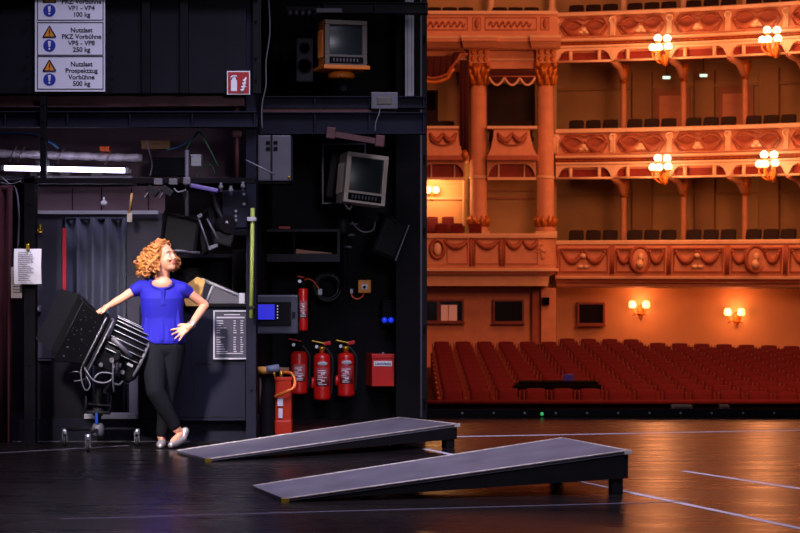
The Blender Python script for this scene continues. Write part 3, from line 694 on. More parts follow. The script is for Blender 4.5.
# microphone arms etc. right of shelf
t = thing('swing_bracket', 'black swing arm with clamps between the shelf and the tilted speaker', 'arm', P(346, 250, 18.6))
obj('upright', MB().tube([P(345, 222, 18.8), P(345, 286, 18.8)], .028, 10), M_black, t)
for v, u1 in ((235, 355), (247, 352), (224, 358)):
    obj('clamp', MB().cyl(P(345, v, 18.72), P(u1, v, 18.7), .014, .010, 8), M_grey, t)
obj('head', MB().lathe([(.05, -.08), (.065, -.05), (.06, .05), (.04, .08)], P(343, 226, 18.66), 16), M_steel_dark, t)
cable([P(352, 222, 18.6), P(357, 228, 18.55), P(364, 232, 18.55), P(373, 230, 18.55), P(375, 222, 18.6)], .007, M_cable_grey, 'looped grey cable above the orange call box')
t = thing('tilted_loudspeaker', 'black wedge loudspeaker hung at a tilt beside the opening to the hall', 'speaker', P(392, 258, 18.5))
M = T4(P(390, 238, 18.55)) @ Euler((0, .38, .3)).to_matrix().to_4x4()
obj('cabinet', MB().box((0, .1, 0), (.24, .22, .36), None, .015).xf(M), M_black, t)
obj('grille', MB().box((0, -.02, 0), (.2, .02, .32), None, .006).xf(M), M_blackgloss, t)
obj('edge_trim', MB().box((.122, -.01, 0), (.012, .03, .36), None, .003).xf(M), M_grey, t)
obj('yoke', MB().tube([P(378, 214, 18.75), P(389, 216, 18.6), P(396, 222, 18.5)], .016, 8), M_steel_dark, t)
# call point
t = thing('call_box', 'small orange alarm call box on the niche wall with cable', 'call box', P(364, 293, 19.1))
obj('case', xbox(358, 371, 280, 293, 19.1, .1, .01), mat('amber_plastic', '#e0851a', .4), t); obj('window', xbox(361.5, 367.5, 284, 289.5, 19.09, .02, .004), M_white, t); obj('button', MB().cyl(P(364.5, 286.8, 19.09), P(364.5, 286.8, 19.07), .014, .014, 12), M_black, t)
obj('lead', MB().tube(catmull([P(363.5, 293, 19.12), P(362, 297, 19.08), P(357, 299, 19.08), P(352, 296, 19.08), P(351, 290, 19.1)], 5), .008, 6), M_cable_orange, t)
obj('plug', xbox(350, 353, 289, 293.5, 19.08, .04, .004), M_lgrey, t)
# blue display in its dark cabinet
t = thing('display_cabinet', 'dark wall cabinet with a lit blue screen at the niche corner', 'display', P(275, 335, 17.0))
obj('case', xbox(256.6, 298, 295, 334, 17.0, .25, .012), mat('blue_grey_case', '#1b1e2e', .5), t); obj('recess', xbox(257.5, 291, 302, 326, 16.99, .02, .004), M_black, t)
obj('screen', xbox(258, 274.5, 304.5, 319.5, 16.975, .02, .002), M_blue_lit, t, 'lit blue screen')
g = MB()
for i in range(5): g.sph(P(277.5, 306 + i * 3, 16.98), .007, 8, 6)
obj('status_lamp', g, M_white, t); obj('latch', xbox(292, 295, 312, 318, 16.985, .03, .004), M_black, t)
t = thing('blue_lamp_box', 'black wall device with two lit blue lamps low beside the opening', 'device', P(387, 324, 19.05))
obj('case', xbox(382, 395, 300, 325, 19.0, .15, .01), M_black, t)
for u in (384.5, 391): obj('lamp', MB().sph(P(u, 320, 19.0), (.026, .02, .026), 12, 8), M_blue_lamp, t)
# coiled cable
t = thing('coiled_cable', 'coil of black cable hung on the niche wall beside the high extinguisher', 'cable', P(327, 306, 19.1))
g = MB(); rnd = random.Random(2)
Mx = Matrix.Rotation(PI / 2, 3, 'X')
for k in range(6): g.torus(P(327 + rnd.uniform(-.8, .8), 287 + rnd.uniform(-1, 1), 19.08 - k * .018), .12 + rnd.uniform(-.02, .02), .013, Mx, 28, 6)
obj('coil', g, M_cable, t); obj('hook', MB().tube([P(327, 276, 19.2), P(327, 276, 19.0), P(327, 274, 19.0)], .01, 6), M_grey, t); obj('plug', xbox(318, 322, 289, 295, 18.95, .05, .006), M_white, t, 'white plug on the coiled cable')

# ---------------- fire extinguishers
def extinguisher(u, v0, v1, wpx, Y, label, spec, hose=True, tilt=0.0, group=None):
    """v0 = top of the cylinder, v1 = its foot"""
    r = wpx / 2 / F * Y; zt, zb = PZ(v0, Y), PZ(v1, Y); x = PX(u, Y); o = Vector((x, Y, zb)); h = zt - zb
    t = thing('fire_extinguisher', label, 'fire extinguisher', o, group)
    obj('cylinder', MB().lathe([(r * .8, 0), (r, .012), (r, .03), (r * .985, .04), (r * .985, h - r * .55), (r * .93, h - r * .3), (r * .72, h - r * .1), (r * .35, h)], o, 28), M_red, t)
    obj('neck', MB().lathe([(r * .33, 0), (r * .33, .035), (r * .42, .04), (r * .42, .06), (r * .25, .065)], o + Vector((0, 0, h - .004)), 16), M_brass if spec == 'brass' else M_black, t)
    zc = zt + .062
    g = MB(); g.box((x - r * .15, Y, zc), (r * 1.3, .025, .022), (0, .12, 0), .004); obj('valve', g, M_black, t)
    g = MB(); g.box((x - r * .45, Y - .005, zc + .042), (r * 1.5, .022, .012), (0, .22, 0), .003); obj('lever', g, M_brass if spec != 'plain' else M_red, t)
    if spec == 'brass': obj('trigger_guard', MB().box((x + r * .6, Y, zc + .03), (r * .9, .024, .035), (0, -.2, 0), .008), M_red, t)
    g = MB(); pz = Vector((x - r * .6, Y - .03, zc)); g.cyl(pz, pz - Vector((0, .03, 0)), .016, .016, 12); obj('gauge', g, M_white, t)
    if hose:
        s = 1
        obj('hose', MB().tube(catmull([(x + r * .3, Y, zc), (x + r * 1.15, Y - .01, zt - .03), (x + r * 1.25, Y, zt - h * .3), (x + r * 1.15, Y + .02, zt - h * .7), (x + r * 1.05, Y + .03, zb + .05)], 5), .012, 8), M_rubber, t)
    # curved paper label with print
    def curved(z0, z1, a0, a1, k, name, m):
        g = MB(); N = 10; rr = r * k
        A = [(x + rr * math.sin(a0 + (a1 - a0) * i / N), Y - rr * math.cos(a0 + (a1 - a0) * i / N)) for i in range(N + 1)]
        g.sweep(A, [(0, z0), (0, z1), (-.003, z1), (-.003, z0)], smooth=True); return obj(name, g, m, t)
    lm = M_lab_dark if spec == 'brass' else M_lab
    curved(zb + h * .30, zb + h * .70, -.75, .95, 1.0, 'instruction_label', lm)
    g = MB(); rnd = random.Random(int(u)); rr = r * 1.012
    for i in range(9):
        z = zb + h * (.33 + .037 * i); a0 = -.55 + rnd.uniform(0, .2); a1 = a0 + rnd.uniform(.5, 1.15)
        if i % 4 == 2: a0, a1 = -.1, .35
        A = [(x + rr * math.sin(a0 + (a1 - a0) * q / 5), Y - rr * math.cos(a0 + (a1 - a0) * q / 5)) for q in range(6)]
        hh = .012 if i % 4 == 2 else .006
        g.sweep(A, [(0, z), (0, z + hh), (-.004, z + hh), (-.004, z)])
    obj('print', g, M_paper, t)
    if spec == 'brass':
        g = MB(); q = P(u + .8, v0 + (v1 - v0) * .22, Y); g.sph((q.x, Y - r * .97, q.z), (r * .62, .008, .022), 20, 8); obj('badge', g, M_lgrey, t)
        obj('nozzle', MB().tube([(x - r * 1.05, Y - .02, zb + h * .48), (x - r * 1.1, Y - .02, zb + h * .26)], [.014, .02], 10), M_red, t)
    obj('wall_bracket', MB().ext(x - r * .7, x + r * .7, Y + r * .9, 19.2, zb + h * .5, zb + h * .6), M_black, t)
    return t
M_lab = mat('extinguisher_label', '#a8504e', .5, 0, .1); M_lab_dark = mat('extinguisher_label_red', '#9a3a3c', .5, 0, .1)
Ye = 19.0
extinguisher(299, 351, 394, 17, Ye, 'red fire extinguisher nearest the orange red canister, with black valve', 'plain', True)
extinguisher(322, 353, 400, 17, Ye - .02, 'red fire extinguisher in the middle of the low row of three, with oval badge', 'brass')
extinguisher(346, 352.5, 396.5, 17, Ye, 'red fire extinguisher nearest the red wall box, with oval badge', 'brass')
extinguisher(303, 288, 331, 10, 18.6, 'slim red fire extinguisher mounted high beside the lit blue screen', 'plain', False)
obj_ = cable([P(304, 285, 19.0), P(306, 279, 18.98), P(313, 281, 18.97), P(319, 289, 18.97)], .008, M_cable_orange, 'thin orange red hose lead above the high extinguisher')
# red wall box
t = thing('red_wall_box', 'red metal wall box with white label right of the extinguishers', 'box', P(379, 387, 18.9)); t['label'] = 'red metal wall box with a white label beyond the three extinguishers'
g = MB(); Yr = 18.92
g.hull8([P(372, 354.5, Yr), P(394, 355, Yr), P(394, 386, Yr), P(372, 386, Yr)], [P(366, 353, Yr + .26), P(389, 353.5, Yr + .26), P(389, 384, Yr + .26), P(366, 385, Yr + .26)]); obj('case', g, M_red, t)
obj('lid', MB().pix(371.6, 394.4, 354, 358, Yr - .012, .02, .003), M_red, t)
obj('label_plate', MB().pix(373.8, 392, 361, 366, Yr - .006, .008), M_white, t)
g = MB(); text_mb(['Löschdecke'], .032, T4(P(382.9, 364.8, Yr - .007)) @ RX90, g, offset=.0008); obj('lettering', g, M_ink, t)
obj('knob', MB().sph(P(383, 353.5, Yr), .014, 10, 8), M_silver, t)
# orange-red standing canister and black tube
t = thing('hose_canister', 'orange red standing canister with handle beside the black tube', 'canister', (PX(283.5, 17.2), 17.2, 0))
x = PX(283.8, 17.2); zt = PZ(378, 17.2); zb = PZ(435, 17.2)
mo = mat('orange_red_paint', '#c02c0e', .4, 0, .1, 8)
z0 = 0.0
obj('body', MB().ext(x - .07, x + .07, 17.120, 17.280, z0 + .02, zt, .015), mo, t)
obj('foot', MB().ext(x - .074, x + .074, 17.100, 17.300, z0, z0 + .14, .02), mo, t)
obj('rim', MB().ext(x - .075, x + .075, 17.115, 17.2805, zt - .02, zt + .01, .006), mo, t)
obj('handle', MB().tube(catmull([(x - .07, 17.100, PZ(396, 17.2)), (x + .02, 17.060, PZ(391, 17.2)), (x + .09, 17.080, PZ(387, 17.2)), (x + .1, 17.100, PZ(380, 17.2)), (x + .07, 17.120, PZ(373, 17.2)), (x + .0, 17.150, PZ(372, 17.2))], 5), .014, 8), mat('handle_orange', '#c8641e', .5), t)
obj('label_plate', MB().pix(277.5, 283, 398, 406, 17.100, .01), M_white, t); obj('label_plate', MB().pix(278.5, 282.5, 408.5, 418, 17.100, .01), M_white, t)
g = MB(); g.box(P(281, 369, 17.2), (.14, .05, .03), (0, .05, 0), .006); obj('lid_bar', g, mat('brown_bar', '#6a4a38', .6), t)
g = MB()
for dx in (-.06, .0): g.tube([(x - .02 + dx, 17.150, zt), (x - .02 + dx, 17.160, zt + .07)], .012, 8)
obj('pipe', g, M_brass, t)
t = thing('black_tube', 'black upright tube topped with orange wrap beside the canister', 'tube', (PX(267, 17.1), 17.1, 0))
x = PX(267.5, 17.1); zt = PZ(374, 17.1)
obj('tube', MB().lathe([(.07, 0), (.07, .02), (.06, .04), (.058, zt - .03), (.05, zt)], (x, 17.1, 0), 24), M_black, t)
obj('wrap', MB().tube([P(258.5, 370, 17.05), P(264, 370.5, 17.0), P(271, 370, 17.02)], [.03, .034, .026], 10), mat('ochre_wrap', '#c98a3c', .6), t)
obj('band', MB().tube([P(266, 369.5, 17.0), P(279, 368, 17.02)], [.03, .034], 10), mat('grey_blue_band', '#6a7088', .6), t)
g = MB(); g.cyl((PX(259, 17.0), 17.2, 0), (PX(260, 17.0), 17.05, PZ(378, 17.0)), .012, .012, 8); tag(obj('wooden_pole', g, mat('dull_pole', '#4a2a20', .6)), 'thin brown pole standing at the niche corner', 'pole')

# ================================================================== ramps
M_ramp = mat('ramp_top_board', '#625e67', .55, 0, .18, 5, .1)
M_rampside = mat('ramp_side', '#111012', .7, 0, .25, 6, spec=.15)
M_edge = mat('ramp_edge_strip', '#c0b4a8', .5, 0, .3, 20)
def ramp(F0, B0, F1, B1, h, label, yellow=False):
    F0, B0, F1, B1 = [Vector((*p, 0)) for p in (F0, B0, F1, B1)]
    c = (F0 + B0 + F1 + B1) / 4
    t = thing('stage_ramp', label, 'ramp', (c.x, c.y, 0), 'ramps on the stage')
    up = Vector((0, 0, 1)); lip = .022
    g = MB(); g.hull8([F0 + up * .004, F1 + up * (h - lip), F1 + up * h, F0 + up * lip], [B0 + up * .004, B1 + up * (h - lip), B1 + up * h, B0 + up * lip])
    obj('deck', g, M_ramp, t)
    L = (F1 - F0); ins = (B0 - F0).normalized() * .02; d = (B0 - F0).normalized()
    def side(A0, A1, off):
        q = [A0 + L * .06 + up * .012, A1 + up * (h * .36), A1 + up * (h - lip), A0 + L * .06 + up * (lip * .2 + (h - lip) * .06)]
        q = [p + off for p in q]; g = MB(); g.prism(q, d * .02); return g
    obj('side_board', side(F0, F1, d * .004), M_rampside, t); obj('side_board', side(B0, B1, d * -.024), M_rampside, t)
    e = L.normalized()
    g = MB(); q = [F1 + up * (h * .36), B1 + up * (h * .36), B1 + up * (h - lip), F1 + up * (h - lip)]; g.prism([p - e * .0 for p in q], -e * .02); obj('end_board', g, M_rampside, t)
    for A, s in ((F1, 1), (B1, -1)):
        p = A + d * s * .05 - e * .06; g = MB(); g.box(p + up * h * .25, (.075, .075, h * .5), Matrix.Rotation(math.atan2(e.y, e.x), 3, 'Z'), .004); obj('leg', g, M_rampside, t)
    for A0, A1, o_ in ((F0, F1, -1), (B0, B1, 1)):
        g = MB(); g.tube([A0 + up * lip, A1 + up * h], .006, 6); obj('edge_strip', g, M_edge, t)
    g = MB(); g.tube([F1 + up * h, B1 + up * h], .005, 6); obj('edge_strip', g, M_edge, t)
    tip = F0 + up * .012
    for s in (0, 1):
        g = MB(); A = F0 if s == 0 else F1 + up * (h - lip); g.box(A + up * .012 + d * .0, (.05, .02, .03), Matrix.Rotation(math.atan2(e.y, e.x), 3, 'Z'), .003); obj('corner_cap', g, M_brass if yellow or s == 0 else M_edge, t)
    return t
def G(u, v, z=0.0):
    Y = (CZ - z) * F / (v - HV); return (PX(u, Y), Y)
# near ramp, far ramp
a, b_ = G(285, 500, .015), G(253, 487, .015)
c_ = G(622, 494); H1 = PZ(450, c_[1])
c_ = (PX(628, c_[1]), c_[1])
H1 = PZ(450.5, c_[1]); d_ = G(562, 438, H1)
ramp(a, b_, c_, d_, H1, 'grey topped black wedge ramp nearer the camera')
a, b_ = G(208, 460, .015), G(177, 451.5, .015)
c_ = G(449, 447.5); c_ = (PX(457, c_[1]), c_[1])
H2 = PZ(424, c_[1]); d_ = G(400, 417.5, H2)
ramp(a, b_, c_, d_, H2, 'grey topped black wedge ramp farther back, beside the woman')
# floor tapes
def tape(p, q, wd, label, m=M_tape):
    p, q = Vector((*G(*p), 0)), Vector((*G(*q), 0)); n = (q - p).normalized(); s = Vector((-n.y, n.x, 0)) * wd / 2
    N = 24; g = MB(); rnd = random.Random(int(p.x * 100))
    L_, R_ = [], []
    for i in range(N + 1):
        c = p.lerp(q, i / N); L_.append(c + s * rnd.uniform(.9, 1.1)); R_.append(c - s * rnd.uniform(.9, 1.1))
    g.prism(L_ + R_[::-1], (0, 0, .0015))
    return tag(obj('floor_tape', g, m), label, 'tape')
tape((425, 449), (812, 531), .05, 'long white floor tape passing under the nearer ramp')
tape((683, 471), (812, 490.5), .045, 'short white floor tape on the reddish boards')
tape((440, 437), (812, 430), .07, 'white floor tape running across near the stage edge')
tape((60, 519), (690, 501.5), .03, 'faint worn floor tape in front of the nearer ramp', M_tape_dim)
tape((-10, 453.5), (128, 445.5), .04, 'worn floor tape passing under the spotlight stand', M_tape_dim)
tape((-10, 441.5), (190, 441.5), .06, 'dull grey strip of tape along the foot of the tower', M_tape_dim)
# footlight trough at the stage edge
t = thing('footlight_trough', 'low black footlight trough along the stage edge', 'trough', (4.5, 19.3, 0))
obj('trough', MB().ext(.22, 13, 19.25, 19.36, 0, .075, .01), M_pit, t)
rnd = random.Random(8)
for i in range(14):
    x = .6 + i * .3; p = Vector((x, 19.25, .04)); obj('socket', MB().cyl(p, p - Vector((0, .012, 0)), .012, .012, 8), M_grey, t)
obj('green_lamp', MB().sph(P(542, 414, 19.24), .018, 10, 6), mat('lit_green_lamp', '#3fae5a', .4, 0, 0, emit='#30c060', es=.6), t, 'tiny lit green lamp')
for (u0, u1, lab) in ((671, 692, 'long pale block behind the footlight trough'), (719, 729, 'short pale block behind the footlight trough')):
    g = MB(); g.ext(PX(u0, 19.45), PX(u1, 19.45), 19.4, 19.5, -.06, PZ(404.5, 19.45), .01); g.ext(PX(u0 + 2, 19.45), PX(u1 - 2, 19.45), 19.39, 19.41, PZ(407, 19.45), PZ(405.4, 19.45)); tag(obj('pale_block', g, mat('tan_block', '#57422f', .6)), lab, 'block')
struct('trim_9', MB().ext(.2, 14, 19.36, 19.6, -.3, -.06), M_pit)
# ================================================================== spotlight on its wheeled stand
t = thing('stage_spotlight', 'big black stage spotlight with hood under the hand of the woman', 'spotlight', P(97, 432, 15.95))
Cr = P(93.5, 339, 15.98)
ax = Vector((-.86, -.24, .43)).normalized(); zz = Vector((.46, 0, .88)); zz = (zz - ax * zz.dot(ax)).normalized(); yy = zz.cross(ax)
MS = Matrix((( ax.x, yy.x, zz.x, Cr.x), (ax.y, yy.y, zz.y, Cr.y), (ax.z, yy.z, zz.z, Cr.z), (0, 0, 0, 1)))
def sp(name, g, m, par=None, label=None): return obj(name, g.xf(MS), m, par or t, label)
a, b_ = .19, .255
g = MB()
def quadwall(p, q, r, s, th):
    p, q, r, s = map(Vector, (p, q, r, s)); n = (q - p).cross(s - p).normalized() * th
    g.hull8([p, q, r, s], [p + n, q + n, r + n, s + n])
L = .235
quadwall((.02, -a, a), (.02, a, a), (L, b_, b_), (L, -b_, b_), .008)
quadwall((.02, -a, -a), (.02, a, -a), (L, b_, -b_), (L, -b_, -b_), .008)
quadwall((.02, a, -a), (.02, a, a), (L, b_, b_), (L, b_, -b_), .008)
quadwall((.02, -a, -a), (.02, -a, a), (L, -b_, b_), (L, -b_, -b_), .008)
hood = sp('hood', g, M_black)
g = MB(); quadwall((L, -b_, -b_), (L, -b_, b_), (L + .15, -b_ - .02, b_ - .03), (L + .15, -b_ - .02, -b_ + .03), .006); sp('barn_door_flap', g, M_steel_dark)
g = MB(); g.tube([(L, b_, b_), (L, b_, -b_)], .006, 6); g.tube([(L, b_, b_), (L, -b_, b_)], .006, 6); g.tube([(.02, a, a), (L, b_, b_)], .005, 6); sp('hood_edge', g, M_steel_dark)
rnd = random.Random(21); g = MB()
for k in range(30):
    f = rnd.uniform(.15, .92); x_ = .02 + (L - .02) * f; y_ = a + (b_ - a) * f + .009; z_ = rnd.uniform(-.8, .8) * y_
    g.box((x_, y_, z_), (rnd.uniform(.004, .012), .003, rnd.uniform(.002, .006)), (0, rnd.uniform(0, 3), 0))
sp('scuff', g, M_grey, hood)
g = MB()
for x_ in (.0, -.035): g.box((x_, 0, 0), (.02, .44, .44), None, .006)
sp('ring_plate', g, M_steel_dark)
g = MB()
for s in (-1, 1): g.tube([(.012, .225, -.22), (.012, .225, .22)], .006, 6); g.tube([(-.047, .225, -.22), (-.047, .225, .22)], .006, 6)
sp('ring_edge', g, M_lgrey)
g = MB(); bl = .42
g.lathe([(.12, -.05), (.19, -.06), (.19, -.40), (.17, -.43), (.06, -.45)], (0, 0, 0), 20, Matrix(((0, 0, 1), (1, 0, 0), (0, 1, 0))))
g.box((-.23, .0, -.06), (.34, .36, .22), None, .02)
sp('body', g, M_blackgloss)
g = MB()
for i in range(8):
    an = math.radians(-8 + i * 14); y_, z_ = .205 * math.cos(an), .205 * math.sin(an)
    g.box((-.235, y_, z_ + .03), (.30, .03, .006), Matrix.Rotation(an, 3, 'X'))
sp('cooling_fin', g, M_steel_dark)
g = MB()
for i in range(8):
    an = math.radians(-8 + i * 14); y_, z_ = .222 * math.cos(an), .222 * math.sin(an)
    g.tube([(-.09, y_, z_ + .03), (-.38, y_, z_ + .03)], .0035, 6)
sp('fin_edge', g, M_lgrey)
g = MB(); pts = [Vector((-.395, .2 * math.cos(math.radians(q)), .2 * math.sin(math.radians(q)))) for q in range(-80, 100, 15)]; g.tube(pts, .014, 8); sp('rear_rim', g, M_grey)
g = MB(); pts = [Vector((-.07, .2 * math.cos(math.radians(q)), .2 * math.sin(math.radians(q)))) for q in range(20, 110, 12)]; g.tube(pts, .018, 8); sp('front_rim', g, M_grey)
g = MB(); g.tube([(-.10, .235, .10), (-.30, .235, .02)], .018, 10); sp('handle_bar', g, M_grey)
for x_, z_, r in ((-.18, -.07, .022), (-.3, -.12, .018), (-.12, -.14, .018)): sp('knob', MB().cyl((x_, .17, z_), (x_, .215, z_), r, r * .8, 14), M_silver)
for x_, z_ in ((-.24, -.09), (-.33, -.03)): sp('type_plate', MB().box((x_, .182, z_), (.05, .006, .05), None, .002), M_lgrey)
# yoke, in world space
pv = MS @ Vector((-.2, .24, -.02)); pv2 = MS @ Vector((-.2, -.24, -.02)); top = P(98, 392, 15.98)
g = MB()
for q in (pv, pv2): g.tube([q, q + Vector((0, 0, -.1)), Vector((q.x * .5 + top.x * .5, q.y, top.z + .02))], .02, 8)
g.tube([Vector((pv.x * .5 + top.x * .5, pv.y, top.z + .02)), Vector((pv2.x * .5 + top.x * .5, pv2.y, top.z + .02))], .022, 8); obj('yoke', g, M_steel_dark, t)
obj('pivot_knob', MB().cyl(pv, pv + Vector((0, -.05, 0)), .03, .026, 14), M_black, t)
hub = Vector((top.x, 15.98, .14))
pole = obj('stand_pole', MB().tube([top + Vector((0, 0, .03)), hub], [.022, .028], 12), M_black, t)
obj('pole_collar', MB().lathe([(.04, -.03), (.045, 0), (.04, .03)], P(98, 412, 15.98), 14), M_steel_dark, t)
g = MB(); g.tube([P(86, 412, 15.95), P(110, 413, 15.95)], .014, 8); g.tube([P(88, 404, 15.95), P(110, 406, 15.95)], .010, 8); g.tube([P(86, 396, 15.95), P(86, 413, 15.95)], .008, 8); g.tube([P(111, 396, 15.95), P(110, 413, 15.95)], .008, 8); obj('tray_frame', g, M_steel_dark, t)
obj('hub', MB().lathe([(.03, -.05), (.05, -.03), (.05, .03), (.03, .06)], hub, 16), M_grey, t)
obj('blue_clamp', MB().box(hub + Vector((-.005, -.03, .1)), (.022, .05, .09), None, .008), mat('blue_clamp', '#183f9a', .4), t, 'blue clamp on the stand')
for k, (u, v, big) in enumerate(((65, 446, 1), (88, 452, 1), (137, 446, 1), (97, 441, 1))):
    Y = CZ * F / (v - HV); f = Vector((PX(u, Y), Y, 0)); r = .04
    top_ = f + Vector((0, 0, .135))
    leg = obj('leg', MB().tube([hub, hub.lerp(top_, .25) + Vector((0, 0, .01)), top_], .013, 8), M_steel_dark, t)
    fk = MB(); fk.cyl(f + Vector((0, 0, .14)), f + Vector((0, 0, .095)), .022, .026, 12)
    for s in (-1, 1): fk.box(f + Vector((s * .018, 0, .07)), (.006, .04, .07), None, .002)
    obj('caster_fork', fk, M_silver, leg)
    obj('caster_wheel', MB().lathe([(r * .5, -.014), (r, -.012), (r, .012), (r * .5, .014)], f + Vector((0, 0, r)), 18, Matrix.Rotation(PI / 2, 3, 'Y')), M_rubber, leg)
M_lead = mat('grey_lead', '#55535c', .45, 0, .1)
def lead(pts, r, m): obj('lead', MB().tube(catmull(pts, 5), r, 6), m, t)
lead([P(83, 364, 15.8), P(87, 372, 15.75), P(93, 380, 15.75), P(103, 383, 15.76), P(111, 380, 15.78), P(112, 374, 15.8), P(100, 373, 15.78), P(94, 379, 15.76)], .008, M_lead)
lead([P(82, 363, 15.85), P(81, 376, 15.8), P(84, 388, 15.8), P(88, 390, 15.8), P(90, 384, 15.8), P(86, 376, 15.82)], .006, M_lead)
lead([P(69, 373, 15.85), P(76, 371.5, 15.82), P(83, 374, 15.85)], .005, M_lead)
lead([P(74, 381, 15.85), P(80, 380.5, 15.82), P(85, 379, 15.85)], .005, M_lead)
lead([P(113, 360, 15.75), P(113, 380, 15.75), P(114, 392, 15.8)], .006, M_lead)
lead([P(113, 383, 15.78), P(119, 385, 15.78), P(123, 381, 15.8)], .012, M_cable)

# ================================================================== woman
YW = 16.05
def W(u, v, d=0.0): return P(u, v, YW + d)
M_skin = mat('skin', '#d9997a', .5, 0, .06, 10, sub=.1)
M_blouse = mat('blue_blouse', '#0d0596', .8, 0, .12, 7, .35)
M_trouser = mat('black_trousers', '#111218', .85, 0, .2, 6, .3, spec=.12)
M_shoe = mat('silver_shoe', '#c2b9b8', .3, .6, .15, 20)
M_hair = mat('curly_hair', '#b87238', .5, 0, .38, 16, .2)
M_eye = mat('eye_white', '#e8e4e0', .2, 0, 0); M_iris = mat('iris', '#2a3038', .2, 0, 0); M_lip = mat('lips', '#b85a50', .4, 0, 0); M_brow = mat('brow', '#7a4a24', .7, 0, 0)
wt = thing('person', 'woman in a blue blouse and black trousers leaning on the spotlight', 'person', (W(165, 447).x, YW, 0))
# --- body (one continuous surface)
hc = W(163.5, 257)
fd = Vector((.82, -.50, .20)).normalized(); up = Vector((-.14, .06, 1)); up = (up - fd * up.dot(fd)).normalized(); sd = up.cross(fd)
MH = Matrix(((fd.x, sd.x, up.x, hc.x), (fd.y, sd.y, up.y, hc.y), (fd.z, sd.z, up.z, hc.z), (0, 0, 0, 1)))
RH = MH.to_3x3()
def H(x, y, z): return MH @ Vector((x, y, z))
b = MB()
b.sph(H(-.012, 0, .02), (.098, .076, .095), 24, 16, RH)
b.sph(H(.028, 0, -.035), (.068, .064, .085), 24, 16, RH)
b.sph(H(.052, 0, -.092), (.040, .040, .030), 16, 10, RH)
b.sph(H(.070, 0, -.104), (.020, .022, .018), 12, 8, RH)
b.rc(H(.093, 0, .008), H(.109, 0, -.030), .008, .0115, 10); b.sph(H(.098, .010, -.036), .009, 10, 6); b.sph(H(.098, -.010, -.036), .009, 10, 6); b.sph(H(.090, 0, -.048), (.012, .02, .014), 10, 8, RH)
b.sph(H(.078, .034, -.035), (.022, .024, .02), 12, 8, RH); b.sph(H(.078, -.034, -.035), (.022, .024, .02), 12, 8, RH)
b.sph(H(.082, 0, .028), (.014, .05, .016), 12, 8, RH)
b.sph(H(.090, 0, -.062), (.011, .026, .008), 12, 8, RH); b.sph(H(.088, 0, -.074), (.011, .022, .008), 12, 8, RH)
for s in (-1, 1): b.sph(H(-.01, s * .077, -.018), (.018, .008, .03), 10, 8, RH)
nk = W(161.5, 284, .02)
b.chain([H(-.015, 0, -.06), nk + Vector((.01, 0, .05)), nk], [.058, .056, .072])
# upper chest and shoulders under the blouse
SL, SR = W(139.5, 287, .01), W(184, 289.5, .0)
b.chain([SL, nk + Vector((0, .01, -.035)), SR], [.04, .06, .04])
b.sph(W(162, 292, .0), (.12, .085, .075), 20, 12)
b.sph(W(162, 315, .02), (.13, .085, .16), 20, 12); b.sph(W(163, 342, .02), (.15, .095, .10), 20, 12)
# arms
EL, WL = W(123.5, 297.5, -.05), W(109, 306, -.06)
b.chain([SL, SL.lerp(EL, .5), EL, EL.lerp(WL, .45), WL], [.038, .038, .034, .033, .024])
ER, WR = W(205, 305, .10), W(190.5, 326, -.10)
b.chain([SR, SR.lerp(ER, .5), ER, ER.lerp(WR, .4), WR], [.038, .038, .034, .034, .024])
def hand(wr, d, n, thumb_side, curl, spread, ln=.078):
    """wr wrist, d direction of fingers, n back-of-hand normal"""
    d = Vector(d).normalized(); n = Vector(n); n = (n - d * n.dot(d)).normalized(); s = d.cross(n) * thumb_side
    pal = wr + d * .055
    b.rc(wr, wr + d * .03, .022, .023, 12)
    for k in range(4): b.rc(wr + d * .015 + s * .006 * (1.5 - k), wr + d * .082 + s * .019 * (1.5 - k), .015, .0115, 10)
    for k in range(4):
        p = wr + d * .085 + s * .0195 * (1.5 - k); dd = (d + s * spread * (1.5 - k)).normalized()
        l = ln * (.92, 1.0, .94, .76)[k]; c0 = curl
        pts = [p]
        for j, f in enumerate((.45, .30, .25)):
            an = c0 * (j + .4); pts.append(pts[-1] + (dd * math.cos(an) - n * math.sin(an)) * l * f)
        b.chain(pts, [.0098, .0092, .0085, .0075], 10)
    tp = wr + d * .02 + s * .022
    b.chain([tp, tp + d * .03 + s * .026 - n * .008, tp + d * .06 + s * .036 - n * .012], [.0135, .0115, .0088], 10)
hand(WL, (-.85, -.1, -.45), (-.35, -.25, .9), -1, .35, .18)
hand(WR, (-.86, -.16, -.52), (-.1, -.95, .2), 1, .10, .30)
# legs
HR, KR, AR = W(153.5, 347, .0), W(155.5, 391, -.10), W(176.5, 429, -.02)
HL, KL, AL = W(173, 347, .02), W(168, 390, .05), W(161.5, 436, .04)
b.chain([HR, HR.lerp(KR, .5), KR, KR.lerp(AR, .35), AR], [.085, .075, .055, .052, .034])
b.chain([HL, HL.lerp(KL, .5), KL, KL.lerp(AL, .35), AL], [.085, .075, .055, .052, .034])
TR = Vector((W(173, 445).x, YW - .14, .028)); HLp = Vector((W(183, 434).x, YW + .02, .115))
b.chain([AR, HLp + Vector((-.012, 0, .0)), TR + Vector((.02, .06, .03)), TR], [.034, .026, .03, .022])
TL = Vector((W(162, 447).x, YW - .10, .026)); HP = Vector((AL.x, AL.y + .05, .035))
b.chain([AL, HP], [.034, .03]); b.chain([HP, TL + Vector((0, .08, .012)), TL], [.03, .032, .024])
me = remesh(b, .0046, 3, .4); body = link_mesh('body', me, M_skin, wt)
